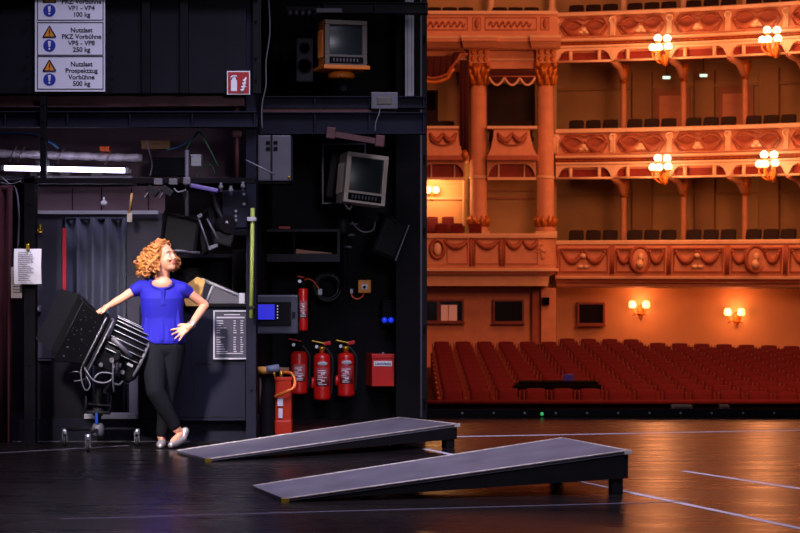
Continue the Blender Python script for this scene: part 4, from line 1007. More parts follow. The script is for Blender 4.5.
# --- face details
for s in (-1, 1):
    e = obj('eye', MB().sph(H(.080, s * .030, .004), (.010, .013, .0075), 14, 10, RH), M_eye, body)
    obj('iris', MB().sph(H(.088, s * .029, .005), .0062, 10, 8), M_iris, body)
    obj('eyebrow', MB().tube([H(.090, s * .015, .024), H(.092, s * .03, .031), H(.082, s * .048, .024)], [.004, .0045, .003], 6), M_brow, body)
g = MB(); g.sph(H(.0955, 0, -.0615), (.008, .024, .006), 14, 8, RH); g.sph(H(.094, 0, -.073), (.008, .020, .0065), 14, 8, RH); obj('lips', g, M_lip, body)
# --- hair: cap plus curls
rnd = random.Random(4); h = MB()
h.sph(H(-.035, 0, .035), (.102, .098, .098), 24, 16, RH); h.sph(H(-.075, 0, -.02), (.10, .11, .105), 20, 14, RH)
def curl(root, out, length, r, loops):
    pts = []; rs = []; n = int(10 * loops) + 4
    a0 = rnd.uniform(0, 6.28); sgn = rnd.choice((-1, 1)); o1 = out.normalized(); tang = Vector((0, 0, 1)).cross(o1).normalized()
    for i in range(n):
        f = i / (n - 1); c = root + o1 * (.055 * math.sin(min(1, f * 1.3) * PI / 2)) + Vector((0, 0, -length * f ** 1.3))
        rad = .017 * min(1, f * 3) ; an = a0 + sgn * loops * 2 * PI * f
        pts.append(c + (tang * math.cos(an) + o1 * math.sin(an)) * rad); rs.append(r * (1 - .55 * f))
    h.tube(pts, rs, 7)
cnt = 0
while cnt < 230:
    z = rnd.uniform(-.75, 1); a_ = rnd.uniform(0, 2 * PI); q = math.sqrt(1 - z * z); d = Vector((q * math.cos(a_), q * math.sin(a_), z))
    if d.x > .35 and z < .62: continue
    if d.x > .55: continue
    root = MH @ Vector((-.03 + d.x * .098, d.y * .094, .02 + d.z * .098)); out = RH @ Vector((d.x - .1, d.y, d.z * .75 + .05))
    if out.length < .1: continue
    length = rnd.uniform(.06, .13) if z > -.2 else rnd.uniform(.03, .075)
    curl(root, out, length, rnd.uniform(.009, .014), rnd.uniform(1.2, 2.4)); cnt += 1
for k in range(46):      # looser volume toward her back and beside the far cheek
    root = H(rnd.uniform(-.15, -.06), rnd.uniform(-.10, .10), rnd.uniform(-.06, .07)); curl(root, Vector((-.9, rnd.uniform(-.5, .2), rnd.uniform(-.1, .2))), rnd.uniform(.07, .12), .014, 2)
for k in range(7):
    root = H(.03 + rnd.uniform(-.02, .02), .078, rnd.uniform(-.02, .02)); curl(root, RH @ Vector((.1, 1, 0)), rnd.uniform(.08, .11), .011, 1.6)
me = remesh(h, .0052, 1, .3); link_mesh('hair', me, M_hair, wt)
# --- blouse
def ring_loft(mb, secs, n=28):
    rings = []
    for c, rx, ry in secs:
        rings.append([mb.bm.verts.new(Vector(c) + Vector((rx * math.cos(2 * PI * k / n), ry * math.sin(2 * PI * k / n), 0))) for k in range(n)])
    for i in range(len(rings) - 1):
        for k in range(n): mb.bm.faces.new((rings[i][k], rings[i][(k + 1) % n], rings[i + 1][(k + 1) % n], rings[i + 1][k]))
    mb.bm.faces.new(list(reversed(rings[0]))); mb.bm.faces.new(rings[-1])
s = MB()
ring_loft(s, [(W(163, 343.5, .02), .178, .125), (W(163, 341, .02), .182, .128), (W(163, 330, .02), .174, .122), (W(162.5, 318, .015), .166, .117), (W(162, 306, .005), .172, .122), (W(162, 298, .0), .178, .122), (W(161.5, 291, .01), .175, .105), (W(161.5, 285.5, .015), .155, .08), (W(161.5, 282, .02), .115, .062)])
s.chain([W(141, 288, .01), W(135.5, 290, -.012)], [.058, .054]); s.chain([W(182, 289, .0), W(187.5, 292, .03)], [.058, .054])
s.rc(W(141, 287, .01), W(154, 281.5, .02), .056, .036); s.rc(W(183, 289, .0), W(170, 282.5, .02), .056, .036)
for k in range(7):     # soft folds of the cloth
    u = 144 + k * 6; s.tube([W(u, 341, -.105 + .012 * abs(k - 3)), W(u + 1.5 - k * .4, 322, -.097 + .012 * abs(k - 3)), W(u + 2 - k * .6, 306, -.100 + .012 * abs(k - 3))], [.016, .011, .003], 8)
me = remesh(s, .006, 5, .5); bl = link_mesh('blouse', me, M_blouse, wt)
g = MB(); g.box(W(162.8, 297, -.112), (.035, .02, .13), None, .006); obj('placket', g, M_blouse, bl)
# neckline opening shows skin: a shallow scoop of skin set into the blouse
g = MB()
for i in range(1): g.sph(W(162, 283.6, -.028), (.084, .056, .058), 20, 12)
obj('neckline', g, M_skin, body)
g = MB(); pts = [W(162 + 11.6 * math.cos(q), 281.8 + 7.2 * math.sin(q), -.035 - .062 * math.sin(q)) for q in [PI * i / 14 for i in range(15)]]; g.tube(pts, .006, 8); obj('neckband', g, M_blouse, bl)
# --- trousers
s = MB()
s.sph(W(163, 347, .02), (.172, .118, .11), 24, 14)
s.chain([HR, HR.lerp(KR, .5), KR, KR.lerp(AR, .45), KR.lerp(AR, .88)], [.105, .096, .076, .066, .050], 18)
s.chain([HL, HL.lerp(KL, .5), KL, KL.lerp(AL, .45), KL.lerp(AL, .93)], [.105, .096, .074, .062, .047], 18)
for k in range(5):
    f = .25 + k * .06; p = KR.lerp(AR, f - .18); s.tube([p + Vector((-.06, -.035, .02)), p + Vector((0, -.068, 0)), p + Vector((.06, -.035, .025))], .008, 6)
me = remesh(s, .006, 4, .45); link_mesh('trousers', me, M_trouser, wt)
# --- shoes
s = MB(); s.chain([HLp + Vector((.012, .012, .01)), HLp + Vector((-.005, -.02, -.055))], [.034, .03]); s.chain([HLp + Vector((-.0, -.02, -.05)), TR + Vector((.022, .05, .01)), TR + Vector((.0, 0, .002))], [.030, .034, .026])
me = remesh(s, .0055, 3, .4); o = link_mesh('shoe', me, M_shoe, wt)
s = MB(); s.chain([HP + Vector((0, .01, -.002)), TL + Vector((0, .09, .008)), TL + Vector((0, 0, 0)), TL + Vector((.002, -.04, -.004))], [.036, .036, .034, .022])
me = remesh(s, .0055, 3, .4); o = link_mesh('shoe', me, M_shoe, wt)
# --- watch
dw = (WR - ER).normalized(); q = dw.to_track_quat('Z', 'Y').to_matrix()
g = MB(); g.torus(WR - dw * .015, .029, .006, q, 20, 8); obj('watch_strap', g, M_silver, wt); p = WR - dw * .015 + Vector((.012, -.03, .012)); obj('watch_face', MB().cyl(p + Vector((0, .008, 0)), p + Vector((.002, -.006, .003)), .018, .016, 16), M_lgrey, wt)
# ================================================================== AUDITORIUM
R0, YC = 19.0, 33.46
def arc(th, r, z): return Vector((r * math.sin(th), YC + r * math.cos(th), z))
def th_u(u, r=R0):
    k = (u - 400) / F; lo, hi = -.2, 1.4
    for _ in range(50):
        m_ = (lo + hi) / 2; p = arc(m_, r, 0)
        if p.x / p.y < k: lo = m_
        else: hi = m_
    return lo
TH0, TH1 = th_u(556), th_u(930)
def apath(th0, th1, r, n=60): return [tuple(arc(th0 + (th1 - th0) * i / n, r, 0).xy) for i in range(n + 1)]
BE = [556, 613, 670, 728.5, 787, 846, 906]            # bay edges on the balcony fronts
TE = [th_u(u) for u in BE]
ZT = {1: 2.126, 2: 5.02, 3: 8.05}
# shell
struct('wall_far', MB().sweep(apath(th_u(545, 20.3), th_u(960, 20.3), 20.3), [(0, -3), (0, 1.3), (-.25, 1.3), (-.25, -3)]), M_hallwall)
struct('wall_gallery', MB().sweep(apath(th_u(540, 22.0), th_u(960, 22), 22.0), [(0, 1), (0, 13), (-.2, 13), (-.2, 1)]), M_loge)
g = MB(); g.hull8([(-6.5, 36.1, -1.94), (16, 36.1, -1.94), (16, 53.6, -1.12), (-6.5, 53.6, -1.12)], [(-6.5, 36.1, -3), (16, 36.1, -3), (16, 53.6, -3), (-6.5, 53.6, -3)]); struct('floor_stalls', g, mat('stalls_carpet', '#4a1218', .9))
struct('floor_pit', MB().ext(.2, 16, 19.4, 36, -3.2, -3.0), M_pit)
# pit rail
t = thing('pit_balustrade', 'dark pit balustrade with red padded rail before the stalls', 'balustrade', (6, 36, -3))
obj('panel', MB().ext(-6.5, 16, 36.0, 36.12, -3, PZ(403.2, 36)), M_pit, t)
obj('padded_rail', MB().tube([(-6.5, 36.0, PZ(403.4, 36)), (16, 36.0, PZ(401.5, 36))], .05, 10), M_velvet, t)

def bay_pt(th0, th1):
    c, hw = (th0 + th1) / 2, (th1 - th0) / 2
    return lambda s, z, f: arc(c + s * hw, R0 - f, z)
def balcony(n, label):
    z = ZT[n]
    t = thing('balcony', label, 'balcony', arc((TH0 + TH1) / 2, R0, z - 1.4))
    path = apath(TH0, TH1, R0)
    if n == 1:
        panel_b, low = z - .92, z - 1.24
        obj('deck', MB().sweep(path, [(-.1, z - .95), (-.1, low + .05), (-3, low + .05), (-3, z - .95)]), M_rose, t)
        obj('parapet', MB().sweep(path, [(0, z - .1), (.04, z - .16), (.12, panel_b + .1), (.1, panel_b), (-.12, panel_b), (-.12, z - .1)]), M_rose, t)
        obj('cornice', MB().sweep(path, [(.1, panel_b), (.16, panel_b - .02), (.16, panel_b - .07), (.05, panel_b - .09), (.05, panel_b - .16), (-.1, panel_b - .20), (-.35, low), (-.6, low), (-.6, panel_b)]), M_cream, t)
        obj('dentil_band', MB().sweep(path, [(.07, panel_b - .09), (.07, panel_b - .15), (.03, panel_b - .15), (.03, panel_b - .09)]), M_relief, t)
    else:
        panel_b, low = z - .70, z - 1.30
        obj('deck', MB().sweep(path, [(-.12, z - .9), (-.12, low + .25), (-3, low + .25), (-3, z - .9)]), M_rose, t)
        obj('parapet', MB().sweep(path, [(0, z - .1), (-.02, z - .15), (.08, panel_b + .08), (.06, panel_b), (-.12, panel_b), (-.12, z - .1)]), M_rose, t)
        obj('cornice', MB().sweep(path, [(.06, panel_b), (.13, panel_b - .0), (.13, panel_b - .05), (-.02, panel_b - .07), (-.12, panel_b - .07), (-.12, panel_b)]), M_cream2, t)
        obj('frieze_band', MB().sweep(path, [(-.02, panel_b - .07), (-.02, panel_b - .17), (-.12, panel_b - .17), (-.12, panel_b - .07)]), M_friezered, t)
        obj('lower_cornice', MB().sweep(path, [(.06, panel_b - .17), (.06, panel_b - .22), (-.02, panel_b - .24), (-.12, panel_b - .24), (-.12, panel_b - .17)]), M_cream2, t)
        g = MB()
        NB = 260; g.tube([arc(TH0 + (TH1 - TH0) * i / NB, R0 + .01, panel_b - .12) for i in range(NB + 1)], [(.006, .014, .018, .014)[i % 4] for i in range(NB + 1)], 6)
        obj('bead_moulding', g, M_gold, t)
    rail = MB(); rail.sweep(path, [(.06, z - .02), (.04, z), (-.16, z), (-.16, z - .1), (.06, z - .1)]); obj('handrail', rail, M_cream2, t)
    for i in range(len(TE) - 1):
        bp = bay_pt(TE[i], TE[i + 1]); big = n == 1
        zc = (z - .12 + panel_b) / 2 + .02; hh = (z - .12 - panel_b) / 2
        fo = .13 if big else .09
        med = big and i % 2 == 1
        if big:
            g = MB()
            for s0, s1, z0, z1 in ((-.86, .86, z - .2, z - .24), (-.86, .86, panel_b + .13, panel_b + .09), (-.86, -.82, panel_b + .1, z - .22), (.82, .86, panel_b + .1, z - .22)):
                N = 8; pa = [bp(s0 + (s1 - s0) * q / N, 0, 0).xy for q in range(N + 1)]
                f0, f1 = .05, .14
                g.sweep([tuple(p) for p in pa], [(f0, z0), (f1, z0), (f1, z1), (f0, z1)])
            obj('panel_frame', g, M_relief, t)
            for s in (-.9, .9) if False else (-1,):
                g = MB()
                for ds in (-.055, 0, .055): g.tube([bp(s + ds, panel_b + .05, .14), bp(s + ds, z - .14, .07)], .022, 6)
                obj('pilaster_strip', g, M_relief, t)
        else:
            g = MB(); pts = [(-.84, 0), (-.66, .72), (-.2, .78), (0, .62), (.2, .78), (.66, .72), (.84, 0), (.66, -.78), (-.66, -.78), (-.84, 0)]
            pp = []
            for q in range(len(pts) - 1):
                for k in range(4):
                    a_ = Vector(pts[q]).lerp(Vector(pts[q + 1]), k / 4); pp.append(bp(a_.x, zc + a_.y * hh, .03 + (1 - a_.y) * .03))
            pp.append(pp[0]); g.tube(pp, .02, 6, caps=False); obj('panel_frame', g, M_relief, t)
            g = MB()
            for s in (-1, -.94, -1.06): g.tube([bp(s, panel_b + .06, .09), bp(s * 1.0, zc, .07), bp(s, z - .14, .03)], .024, 6)
            g.torus(bp(-1, z - .24, .06), .085, .02, Matrix.Rotation(PI / 2, 3, 'X'), 16, 6)
            obj('bracket_ornament', g, M_cream2, t)
        spans = ((-.74, -.06), (.06, .74)) if not med else ((-.8, -.34), (.34, .8))
        for s0, s1 in spans:
            zt = z - .30 if big else zc + hh * .1; dr = .26 if big else hh * .62
            g = MB(); pts, rs = [], []
            for q in range(11):
                f = q / 10; pts.append(bp(s0 + (s1 - s0) * f, zt - dr * 4 * f * (1 - f), fo)); rs.append(.028 + (.055 if big else .065) * math.sin(PI * f))
            g.tube(pts, rs, 8, 1)
            if not big:
                pts2 = [bp(s0 + (s1 - s0) * (q / 8), zt + hh * .5 * math.sin(PI * q / 8), fo - .03) for q in range(9)]; g.tube(pts2, [.02, .025, .03, .035, .04, .035, .03, .025, .02], 6); 
                for q in range(8):
                    fa, fb = q / 8, (q + 1) / 8; sa, sb = s0 + (s1 - s0) * fa, s0 + (s1 - s0) * fb; ha, hb = math.sin(PI * fa), math.sin(PI * fb)
                    ab = [bp(sa, zt - dr * ha, fo - .03), bp(sb, zt - dr * hb, fo - .03), bp(sb, zt + hh * .5 * hb + .004, fo - .05), bp(sa, zt + hh * .5 * ha + .004, fo - .05)]
                    rr = [p + Vector((math.sin(TE[i]), math.cos(TE[i]), 0)) * .1 for p in ab]; g.hull8(ab, rr)
            for q in (0, 10): g.sph(pts[q], .045, 8, 6)
            obj('garland', g, [M_relief, M_reliefdark], t)
        if med:
            c = bp(0, zc + .01, .15); g = MB(); g.torus(c, .30, .05, Matrix.Rotation(PI / 2, 3, 'X') @ Matrix.Diagonal((.82, 1.08, 1)), 24, 8); m0 = obj('medallion', g, M_relief, t)
            g = MB(); g.sph(c + Vector((0, -.0, .0)), (.21, .04, .29), 20, 10); obj('medallion_field', g, M_rose, m0)
            g = MB(); g.sph(c + Vector((.01, -.05, .06)), (.075, .04, .095), 12, 8); g.sph(c + Vector((.07, -.05, .04)), (.02, .02, .02), 8, 6); g.rc(c + Vector((-.01, -.04, -.02)), c + Vector((-.02, -.04, -.14)), .045, .10, 10); obj('portrait_relief', g, M_cream2, m0)
        else:
            g = MB(); g.sph(bp(0, zc - hh * (.25 if not big else -.25), fo), (.10, .05, .07), 10, 6); g.sph(bp(-.1, zc - hh * .45, fo), (.09, .04, .05), 10, 6); g.sph(bp(.1, zc - hh * .45, fo), (.09, .04, .05), 10, 6); obj('shell_ornament', g, M_cream2, t)
        if not big:
            zt, zl = panel_b - .24, low
            g = MB(); N = 24; top_, bot = [], []
            for q in range(N + 1):
                s = -1 + 2 * q / N; e = abs(s)
                zb_ = zl if e > .93 else (zl + .3 * math.sqrt(max(0, 1 - ((e - .6) / .33) ** 2)) if e > .6 else zl + .3)
                bot.append(zb_)
            for q in range(N):
                s0, s1 = -1 + 2 * q / N, -1 + 2 * (q + 1) / N
                g.hull8([bp(s0, bot[q], .02), bp(s1, bot[q + 1], .02), bp(s1, zt, .02), bp(s0, zt, .02)], [bp(s0, bot[q], -.1), bp(s1, bot[q + 1], -.1), bp(s1, zt, -.1), bp(s0, zt, -.1)])
            obj('spandrel', g, M_cream2, t)
            g = MB(); pa = [tuple(bp(-.95 + 1.9 * q / 8, 0, 0).xy) for q in range(9)]; g.sweep(pa, [(-.14, zl), (-.14, zt), (-.2, zt), (-.2, zl)]); obj('red_panel', g, M_friezered, t)
            g = MB()
            for s in (-.5, .5): g.tube([bp(s, zl, -.05), bp(s, zt, -.05)], .05, 6)
            g.tube([bp(-.95, zl + .02, 0), bp(.95, zl + .02, 0)], .03, 6); obj('panel_divider', g, M_cream2, t)
        # console bracket and slender column under the front
    if n in (2, 3):
        for th in TE[1:]:
            a_ = arc(th, R0 - .12, low + .05); c_ = arc(th, R0 + 1.3, low - .55)
            g = MB(); pts = [arc(th, R0 + .1, low + .06), arc(th, R0 + .4, low - .02), arc(th, R0 + .9, low - .08), arc(th, R0 + 1.35, low - .34)]
            g.tube(catmull(pts, 4), [.11, .11, .11, .1, .1, .1, .09, .09, .09, .09, .09, .085, .085], 8); obj('console_bracket', g, M_rose, t)
            zb_ = ZT[n - 1] - .9; zt_ = low - .2; r = .085; c0 = arc(th, R0 + 1.5, 0)
            col = obj('column', MB().lathe([(r * 1.5, zb_), (r * 1.5, zb_ + .1), (r * 1.1, zb_ + .16), (r, zb_ + .3), (r * .9, zt_ - .25), (r * 1.1, zt_ - .22)], c0, 16), M_rose, t)
            obj('column_capital', MB().lathe([(r, zt_ - .25), (r * 1.3, zt_ - .18), (r * 1.2, zt_ - .12), (r * 1.9, zt_ + .05), (r * 1.9, zt_ + .25)], c0, 16), M_gold, col)
    return t
balcony(1, 'lowest curved balcony front with portrait medallions above the stalls wall')
balcony(2, 'middle curved balcony front with oval swag panels and two lit lamp clusters')
balcony(3, 'topmost visible curved balcony front with swag panels and two lit lamp clusters')
# third level above the top balcony: columns only
for ci, th in enumerate(TE[1:]):
    c0 = arc(th, R0 + 1.5, 0); g = MB(); g.lathe([(.12, 7.15), (.12, 7.3), (.085, 7.4), (.08, 10.2)], c0, 14); o = tag(obj('slender_column', g, M_cream2), 'slender cream column behind the topmost curved balcony front, %s from the royal box' % 'first second third fourth fifth sixth'.split()[ci], 'column', 'columns above the top balcony')
# loge partitions and doors on the rear wall
k = 0
for lev in (1, 2):
    for i in range(1, len(TE) - 1):
        th = TE[i] + .012; zb_ = ZT[lev] - .9
        g = MB(); g.sweep(apath(th - .012, th + .012, 21.9, 2), [(.1, zb_), (.1, zb_ + 2.6), (-.1, zb_ + 2.6), (-.1, zb_)])
        k += 1; struct('trim_%d' % (9 + k), g, M_logetrim)
dn = 1
for lev in (2,):
    for i in (1, 2):
        th = (TE[i] + TE[i + 1]) / 2 + .01; zb_ = ZT[lev] - .9
        g = MB(); pa = apath(th - .022, th + .022, 21.95, 4); g.sweep(pa, [(.06, zb_), (.06, zb_ + 2.15), (-.02, zb_ + 2.15), (-.02, zb_)])
        d_ = struct('door_%d' % dn, g, M_loge_door)
        for z0, z1 in ((.15, .95), (1.1, 1.95)):
            g = MB(); pa = apath(th - .016, th + .016, 21.95, 4); g.sweep(pa, [(.09, zb_ + z0), (.09, zb_ + z1), (.04, zb_ + z1), (.04, zb_ + z0)]); obj('door_panel', g, M_rose, d_)
        dn += 1
# cornice line on the gallery wall
for lev in (1, 2):
    g = MB(); zz_ = ZT[lev] + 1.25; g.sweep(apath(th_u(545, 21.9), th_u(950, 21.9), 21.95, 40), [(.08, zz_), (.08, zz_ + .07), (-.02, zz_ + .07), (-.02, zz_)]); k += 1; struct('trim_%d' % (9 + k), g, M_logetrim)
for (u, v, lab) in ((666.5, 77.5, 'small lit exit sign in the upper gallery, beside the lamp cluster'), (703.5, 75.5, 'small lit exit sign in the upper gallery, beyond the slender column')):
    p = P(u, v, 53.0); g = MB(); g.box(p, (.2, .03, .075), None, .008); t = thing('exit_sign', lab, 'sign', p); obj('housing', MB().box(p + Vector((0, .03, 0)), (.23, .04, .1), None, .006), M_booth, t); obj('lit_face', g, M_exit, t); obj('hanger', MB().tube([p + Vector((0, .03, .05)), p + Vector((0, .03, .5))], .012, 6), M_booth, t)

# ---------------- lamps
def point(parent, p, power, color, r=.12):
    l = bpy.data.lights.new('lamp_glow', 'POINT'); l.energy = power; l.color = color; l.shadow_soft_size = r
    o = bpy.data.objects.new('lamp_glow', l); COL.objects.link(o); o.parent = parent; o.location = Vector(p) - ORG[parent.name]
def cluster(u, v, label):
    th = th_u(u + 2.5); base = arc(th, R0 - .1, PZ(v + 16.5, 50.5)); n = Vector((-math.sin(th), -math.cos(th), 0)); s = Vector((n.y, -n.x, 0)); s = -s if s.x < 0 else s
    t = thing('bracket_lamp', label, 'lamp', base)
    px = 50.5 / F
    obj('wall_plate', MB().lathe([(.02, -.12), (.09, -.06), (.07, .0), (.11, .1), (.04, .2)], base + n * .05, 12), M_gold, t)
    cen = base + n * .38
    spots = [(-9.5, 3.8, 0), (-2.2, 4.2, .12), (6.5, 3.2, 0), (-3.5, -5.2, .08), (4.8, -5.2, -.05)]
    for a_, b2, f in spots:
        p = cen + s * (a_ * px) + n * f; p.z = PZ(v + b2, 50.5)
        arm = obj('arm', MB().tube(catmull([base + n * .08, base + n * .22 + s * (a_ * px * .4) + Vector((0, 0, -.06)), p + Vector((0, 0, -.22)), p + Vector((0, 0, -.09))], 4), .02, 6), M_gold, t)
        obj('cup', MB().lathe([(.02, -.13), (.06, -.10), (.07, -.07)], p, 10), M_gold, arm)
        obj('globe', MB().sph(p, .098, 16, 10), M_globe, arm)
    point(t, cen + n * .5, 90, (1, .30, .10), .25)
cluster(664, 42.5, 'lit five globe gilt lamp on the topmost balcony, nearer the royal box')
cluster(775.5, 40, 'lit five globe gilt lamp on the topmost balcony, farther from the royal box')
cluster(664, 163, 'lit five globe gilt lamp on the middle balcony, nearer the royal box')
cluster(772.5, 162, 'lit five globe gilt lamp on the middle balcony, farther from the royal box')
def sconce(u, v, label, rr=20.3):
    th = th_u(u, rr); n = Vector((-math.sin(th), -math.cos(th), 0)); s = Vector((-n.y, n.x, 0)); s = -s if s.x < 0 else s
    base = arc(th, rr - .03, 0); Yb = base.y; base.z = PZ(v + 6, Yb); px = Yb / F
    t = thing('wall_sconce', label, 'lamp', base)
    obj('back_plate', MB().sph(base, (.10, .04, .16), 14, 8), M_gold, t); obj('drop', MB().lathe([(.01, -.24), (.04, -.19), (.02, -.12), (.05, -.05)], base + n * .05, 10), M_gold, t)
    for k in (-1, 1):
        p = base + s * (k * 7 * px) + n * .2; p.z = PZ(v, Yb)
        arm = obj('arm', MB().tube(catmull([base + n * .03, base + n * .15 + s * (k * 3.5 * px) + Vector((0, 0, -.1)), p + Vector((0, 0, -.14)), p + Vector((0, 0, -.07))], 4), .018, 6), M_gold, t)
        obj('lamp_shade', MB().lathe([(.05, -.09), (.095, -.06), (.09, .05), (.055, .10)], p, 14), M_shade, arm)
    obj('scroll', MB().tube([base + s * -.2 + n * .1 + Vector((0, 0, -.12)), base + n * .16 + Vector((0, 0, -.06)), base + s * .2 + n * .1 + Vector((0, 0, -.12))], .014, 6), M_gold, t)
    point(t, base + n * .42 + Vector((0, 0, .15)), 28, (1, .25, .075), .15)
sconce(641, 304.5, 'lit two shade wall sconce near the dark framed window')
sconce(737, 312, 'lit two shade wall sconce farther along the orange stalls wall')

# ================================================================== royal box at the centre of the house
YB = 51.85
struct('wall_centre', MB().ext(-6.5, PX(556, 53.2), 53.0, 53.3, -3, 13), M_loge)
struct('wall_centre_low', MB().ext(-6.5, PX(549, 51.9), 52.2, 52.4, -3, 1.3), M_rose)
Zb = PZ(233.5, 51)
t = thing('royal_box', 'projecting central box with rounded corner, swags and red seats above', 'box', (1, 51, 0))
cx, r_ = 3.45, .52; yb = 50.95
path = [(-6.5, yb), (0, yb), (1, yb), (2, yb), (3, yb), (cx, yb)] + [(cx + r_ * math.sin(q), yb + r_ - r_ * math.cos(q)) for q in [PI / 2 * i / 8 for i in range(1, 9)]] + [(cx + r_, 52.9)]
zp = PZ(268, 51); zl = PZ(286, 51)
obj('parapet', MB().sweep(path, [(0, Zb - .12), (.02, Zb - .16), (.07, zp + .1), (.05, zp), (-.15, zp), (-.15, Zb - .12)]), M_rose, t)
obj('handrail', MB().sweep(path, [(.08, Zb - .03), (.05, Zb), (-.2, Zb), (-.2, Zb - .11), (.08, Zb - .11)]), M_cream, t)
obj('cornice', MB().sweep(path, [(.05, zp), (.12, zp - .02), (.12, zp - .08), (.0, zp - .1), (-.0, zp - .16), (-.12, zp - .22), (-.16, zl), (-.5, zl), (-.5, zp)]), M_cream, t)
obj('dentil_band', MB().sweep(path, [(.04, zp - .095), (.04, zp - .15), (-.02, zp - .15), (-.02, zp - .095)]), M_relief, t)
obj('deck', MB().ext(-6.5, cx, yb + .2, 53, zl + .02, zp + .1), M_rose, t)
for u in (472, 502):
    g = MB()
    for d in (-1.6, 1.6): g.tube([P(u + d, 266, yb - .08), P(u + d, 238, yb - .02)], .035, 6)
    obj('pilaster_strip', g, M_relief, t)
for u0, u1 in ((444, 468), (476, 498), (506, 522), (523, 538)):
    g = MB(); pts, rs = [], []
    for q in range(11):
        f = q / 10; pts.append(P(u0 + (u1 - u0) * f, 240 + 8 * 4 * f * (1 - f) * .9, yb - .06)); rs.append(.03 + .055 * math.sin(PI * f))
    g.tube(pts, rs, 8); obj('garland', g, M_relief, t)
for u0, u1 in ((447, 468), (475, 499), (505, 538)):
    g = MB(); frame_strip(g, u0, u1, 238, 264, yb - .085, .05, .7); obj('panel_frame', g, M_relief, t)
c = P(437.5, 249, yb - .1); g = MB(); g.torus(c, .2, .045, Matrix.Rotation(PI / 2, 3, 'X') @ Matrix.Diagonal((.85, 1.15, 1)), 24, 8); m0 = obj('medallion', g, M_relief, t)
obj('portrait_relief', MB().sph(c, (.1, .05, .16), 14, 8), M_cream2, m0)
g = MB(); rnd = random.Random(9)
for i in range(8): obj('relief_leaf', MB().sph(P(541 + rnd.uniform(-4, 5), 252 + rnd.uniform(-9, 9), yb - .03), (rnd.uniform(.05, .1), .04, rnd.uniform(.04, .08)), 8, 6), M_rose, t)
# tall columns
def tall_column(u, label):
    x = PX(u, YB); r = .225; z0 = Zb - .05; z1 = PZ(86, YB)
    t = thing('tall_column', label, 'column', (x, YB, z0), None)
    obj('plinth', MB().box((x, YB, z0 + .06), (r * 2.5, r * 2.5, .12), None, .01), M_cream, t)
    obj('shaft', MB().lathe([(r * 1.15, z0 + .1), (r * 1.1, z0 + .2), (r, z0 + .25), (r * .98, PZ(178, YB)), (r * .88, z1)], (x, YB, 0), 24), M_rose, t)
    zr = PZ(177.5, YB); obj('shaft_band', MB().lathe([(r * .99, zr - .05), (r * 1.07, zr - .02), (r * 1.07, zr + .02), (r * .98, zr + .05)], (x, YB, 0), 24), M_cream, t)
    g = MB(); g.lathe([(r * 1.02, z0 + .22), (r * 1.06, z0 + .3), (r * 1.02, z0 + .4)], (x, YB, 0), 20)
    for k in range(10):
        a_ = 2 * PI * k / 10; d = Vector((math.cos(a_), math.sin(a_), 0)); p = Vector((x, YB, z0 + .25)) + d * r * 1.02; g.tube([p, p + Vector((0, 0, .16)) + d * .03, p + Vector((0, 0, .28)) + d * .0], [.055, .06, .01], 6)
    obj('base_leaf_ring', g, M_gold, t)
    zc0, zc1 = z1, PZ(64, YB)
    g = MB(); g.lathe([(r * .9, zc0), (r * .95, zc0 + .06), (r * .92, zc0 + .3), (r * 1.15, zc1)], (x, YB, 0), 20)
    for row, (zz0, hh, n_) in enumerate(((zc0 + .03, .26, 8), (zc0 + .2, .28, 8))):
        for k in range(n_):
            a_ = 2 * PI * (k + .5 * row) / n_; d = Vector((math.cos(a_), math.sin(a_), 0)); p = Vector((x, YB, zz0)) + d * r * .95
            g.tube([p, p + Vector((0, 0, hh * .7)) + d * .03, p + Vector((0, 0, hh)) + d * .1], [.06, .07, .025], 6)
    for sx in (-1, 1):
        for sy in (-1, 1): g.sph((x + sx * r, YB + sy * r, zc1 - .04), .07, 8, 6)
    obj('capital', g, M_gold, t)
    obj('impost', MB().box((x, YB, PZ(57, YB)), (r * 2.3, r * 2.3, PZ(50, YB) - PZ(64, YB)), None, .02), M_rose, t)
    g = MB()
    for i in range(6): g.sph((x + (-.16 + (i % 3) * .16), YB - r * 1.15, PZ(60 - (i // 3) * 7, YB)), (.06, .03, .08), 8, 6)
    obj('impost_relief', g, M_gold, t)
    obj('abacus', MB().box((x, YB, PZ(49, YB)), (r * 2.7, r * 2.7, .08), None, .01), M_cream, t)
tall_column(478.5, 'tall royal box column nearer the dark red drape')
tall_column(545.5, 'tall royal box column at the corner joining the curved balconies')
t = thing('tall_entablature', 'stepped entablature and panelled parapet across the top of the tall columns', 'entablature', (1.5, 51.4, PZ(60, 51.4)))
xr = PX(558, 51.2)
def epath(y): return [(-6.5, y), (PX(463, y), y), (PX(463.2, y), y - .18), (PX(494, y), y - .18), (PX(494.2, y), y), (PX(531, y), y), (PX(531.2, y), y - .18), (PX(560, y), y - .18)]
ze = lambda v: PZ(v, 51.2)
obj('architrave', MB().ext(-6.5, xr, 51.85, 52.8, ze(66), ze(48)), M_rose, t)
obj('fascia', MB().ext(-6.5, xr, 51.8, 51.86, ze(58), ze(56)), M_cream, t)
obj('cornice', MB().sweep(epath(51.35), [(0, ze(48)), (.05, ze(47)), (.2, ze(42)), (.26, ze(42)), (.28, ze(37.5)), (-.4, ze(37.5)), (-.4, ze(48))]), M_rose, t)
obj('cornice_edge', MB().sweep(epath(51.35), [(.29, ze(39)), (.31, ze(36.5)), (.1, ze(36.5)), (.1, ze(39))]), M_cream2, t)
obj('parapet', MB().ext(-6.5, xr, 51.3, 51.5, ze(36.5), ze(13)), M_rose, t)
obj('handrail', MB().ext(-6.5, xr, 51.22, 51.55, ze(14), ze(10.5), .02), M_cream2, t)
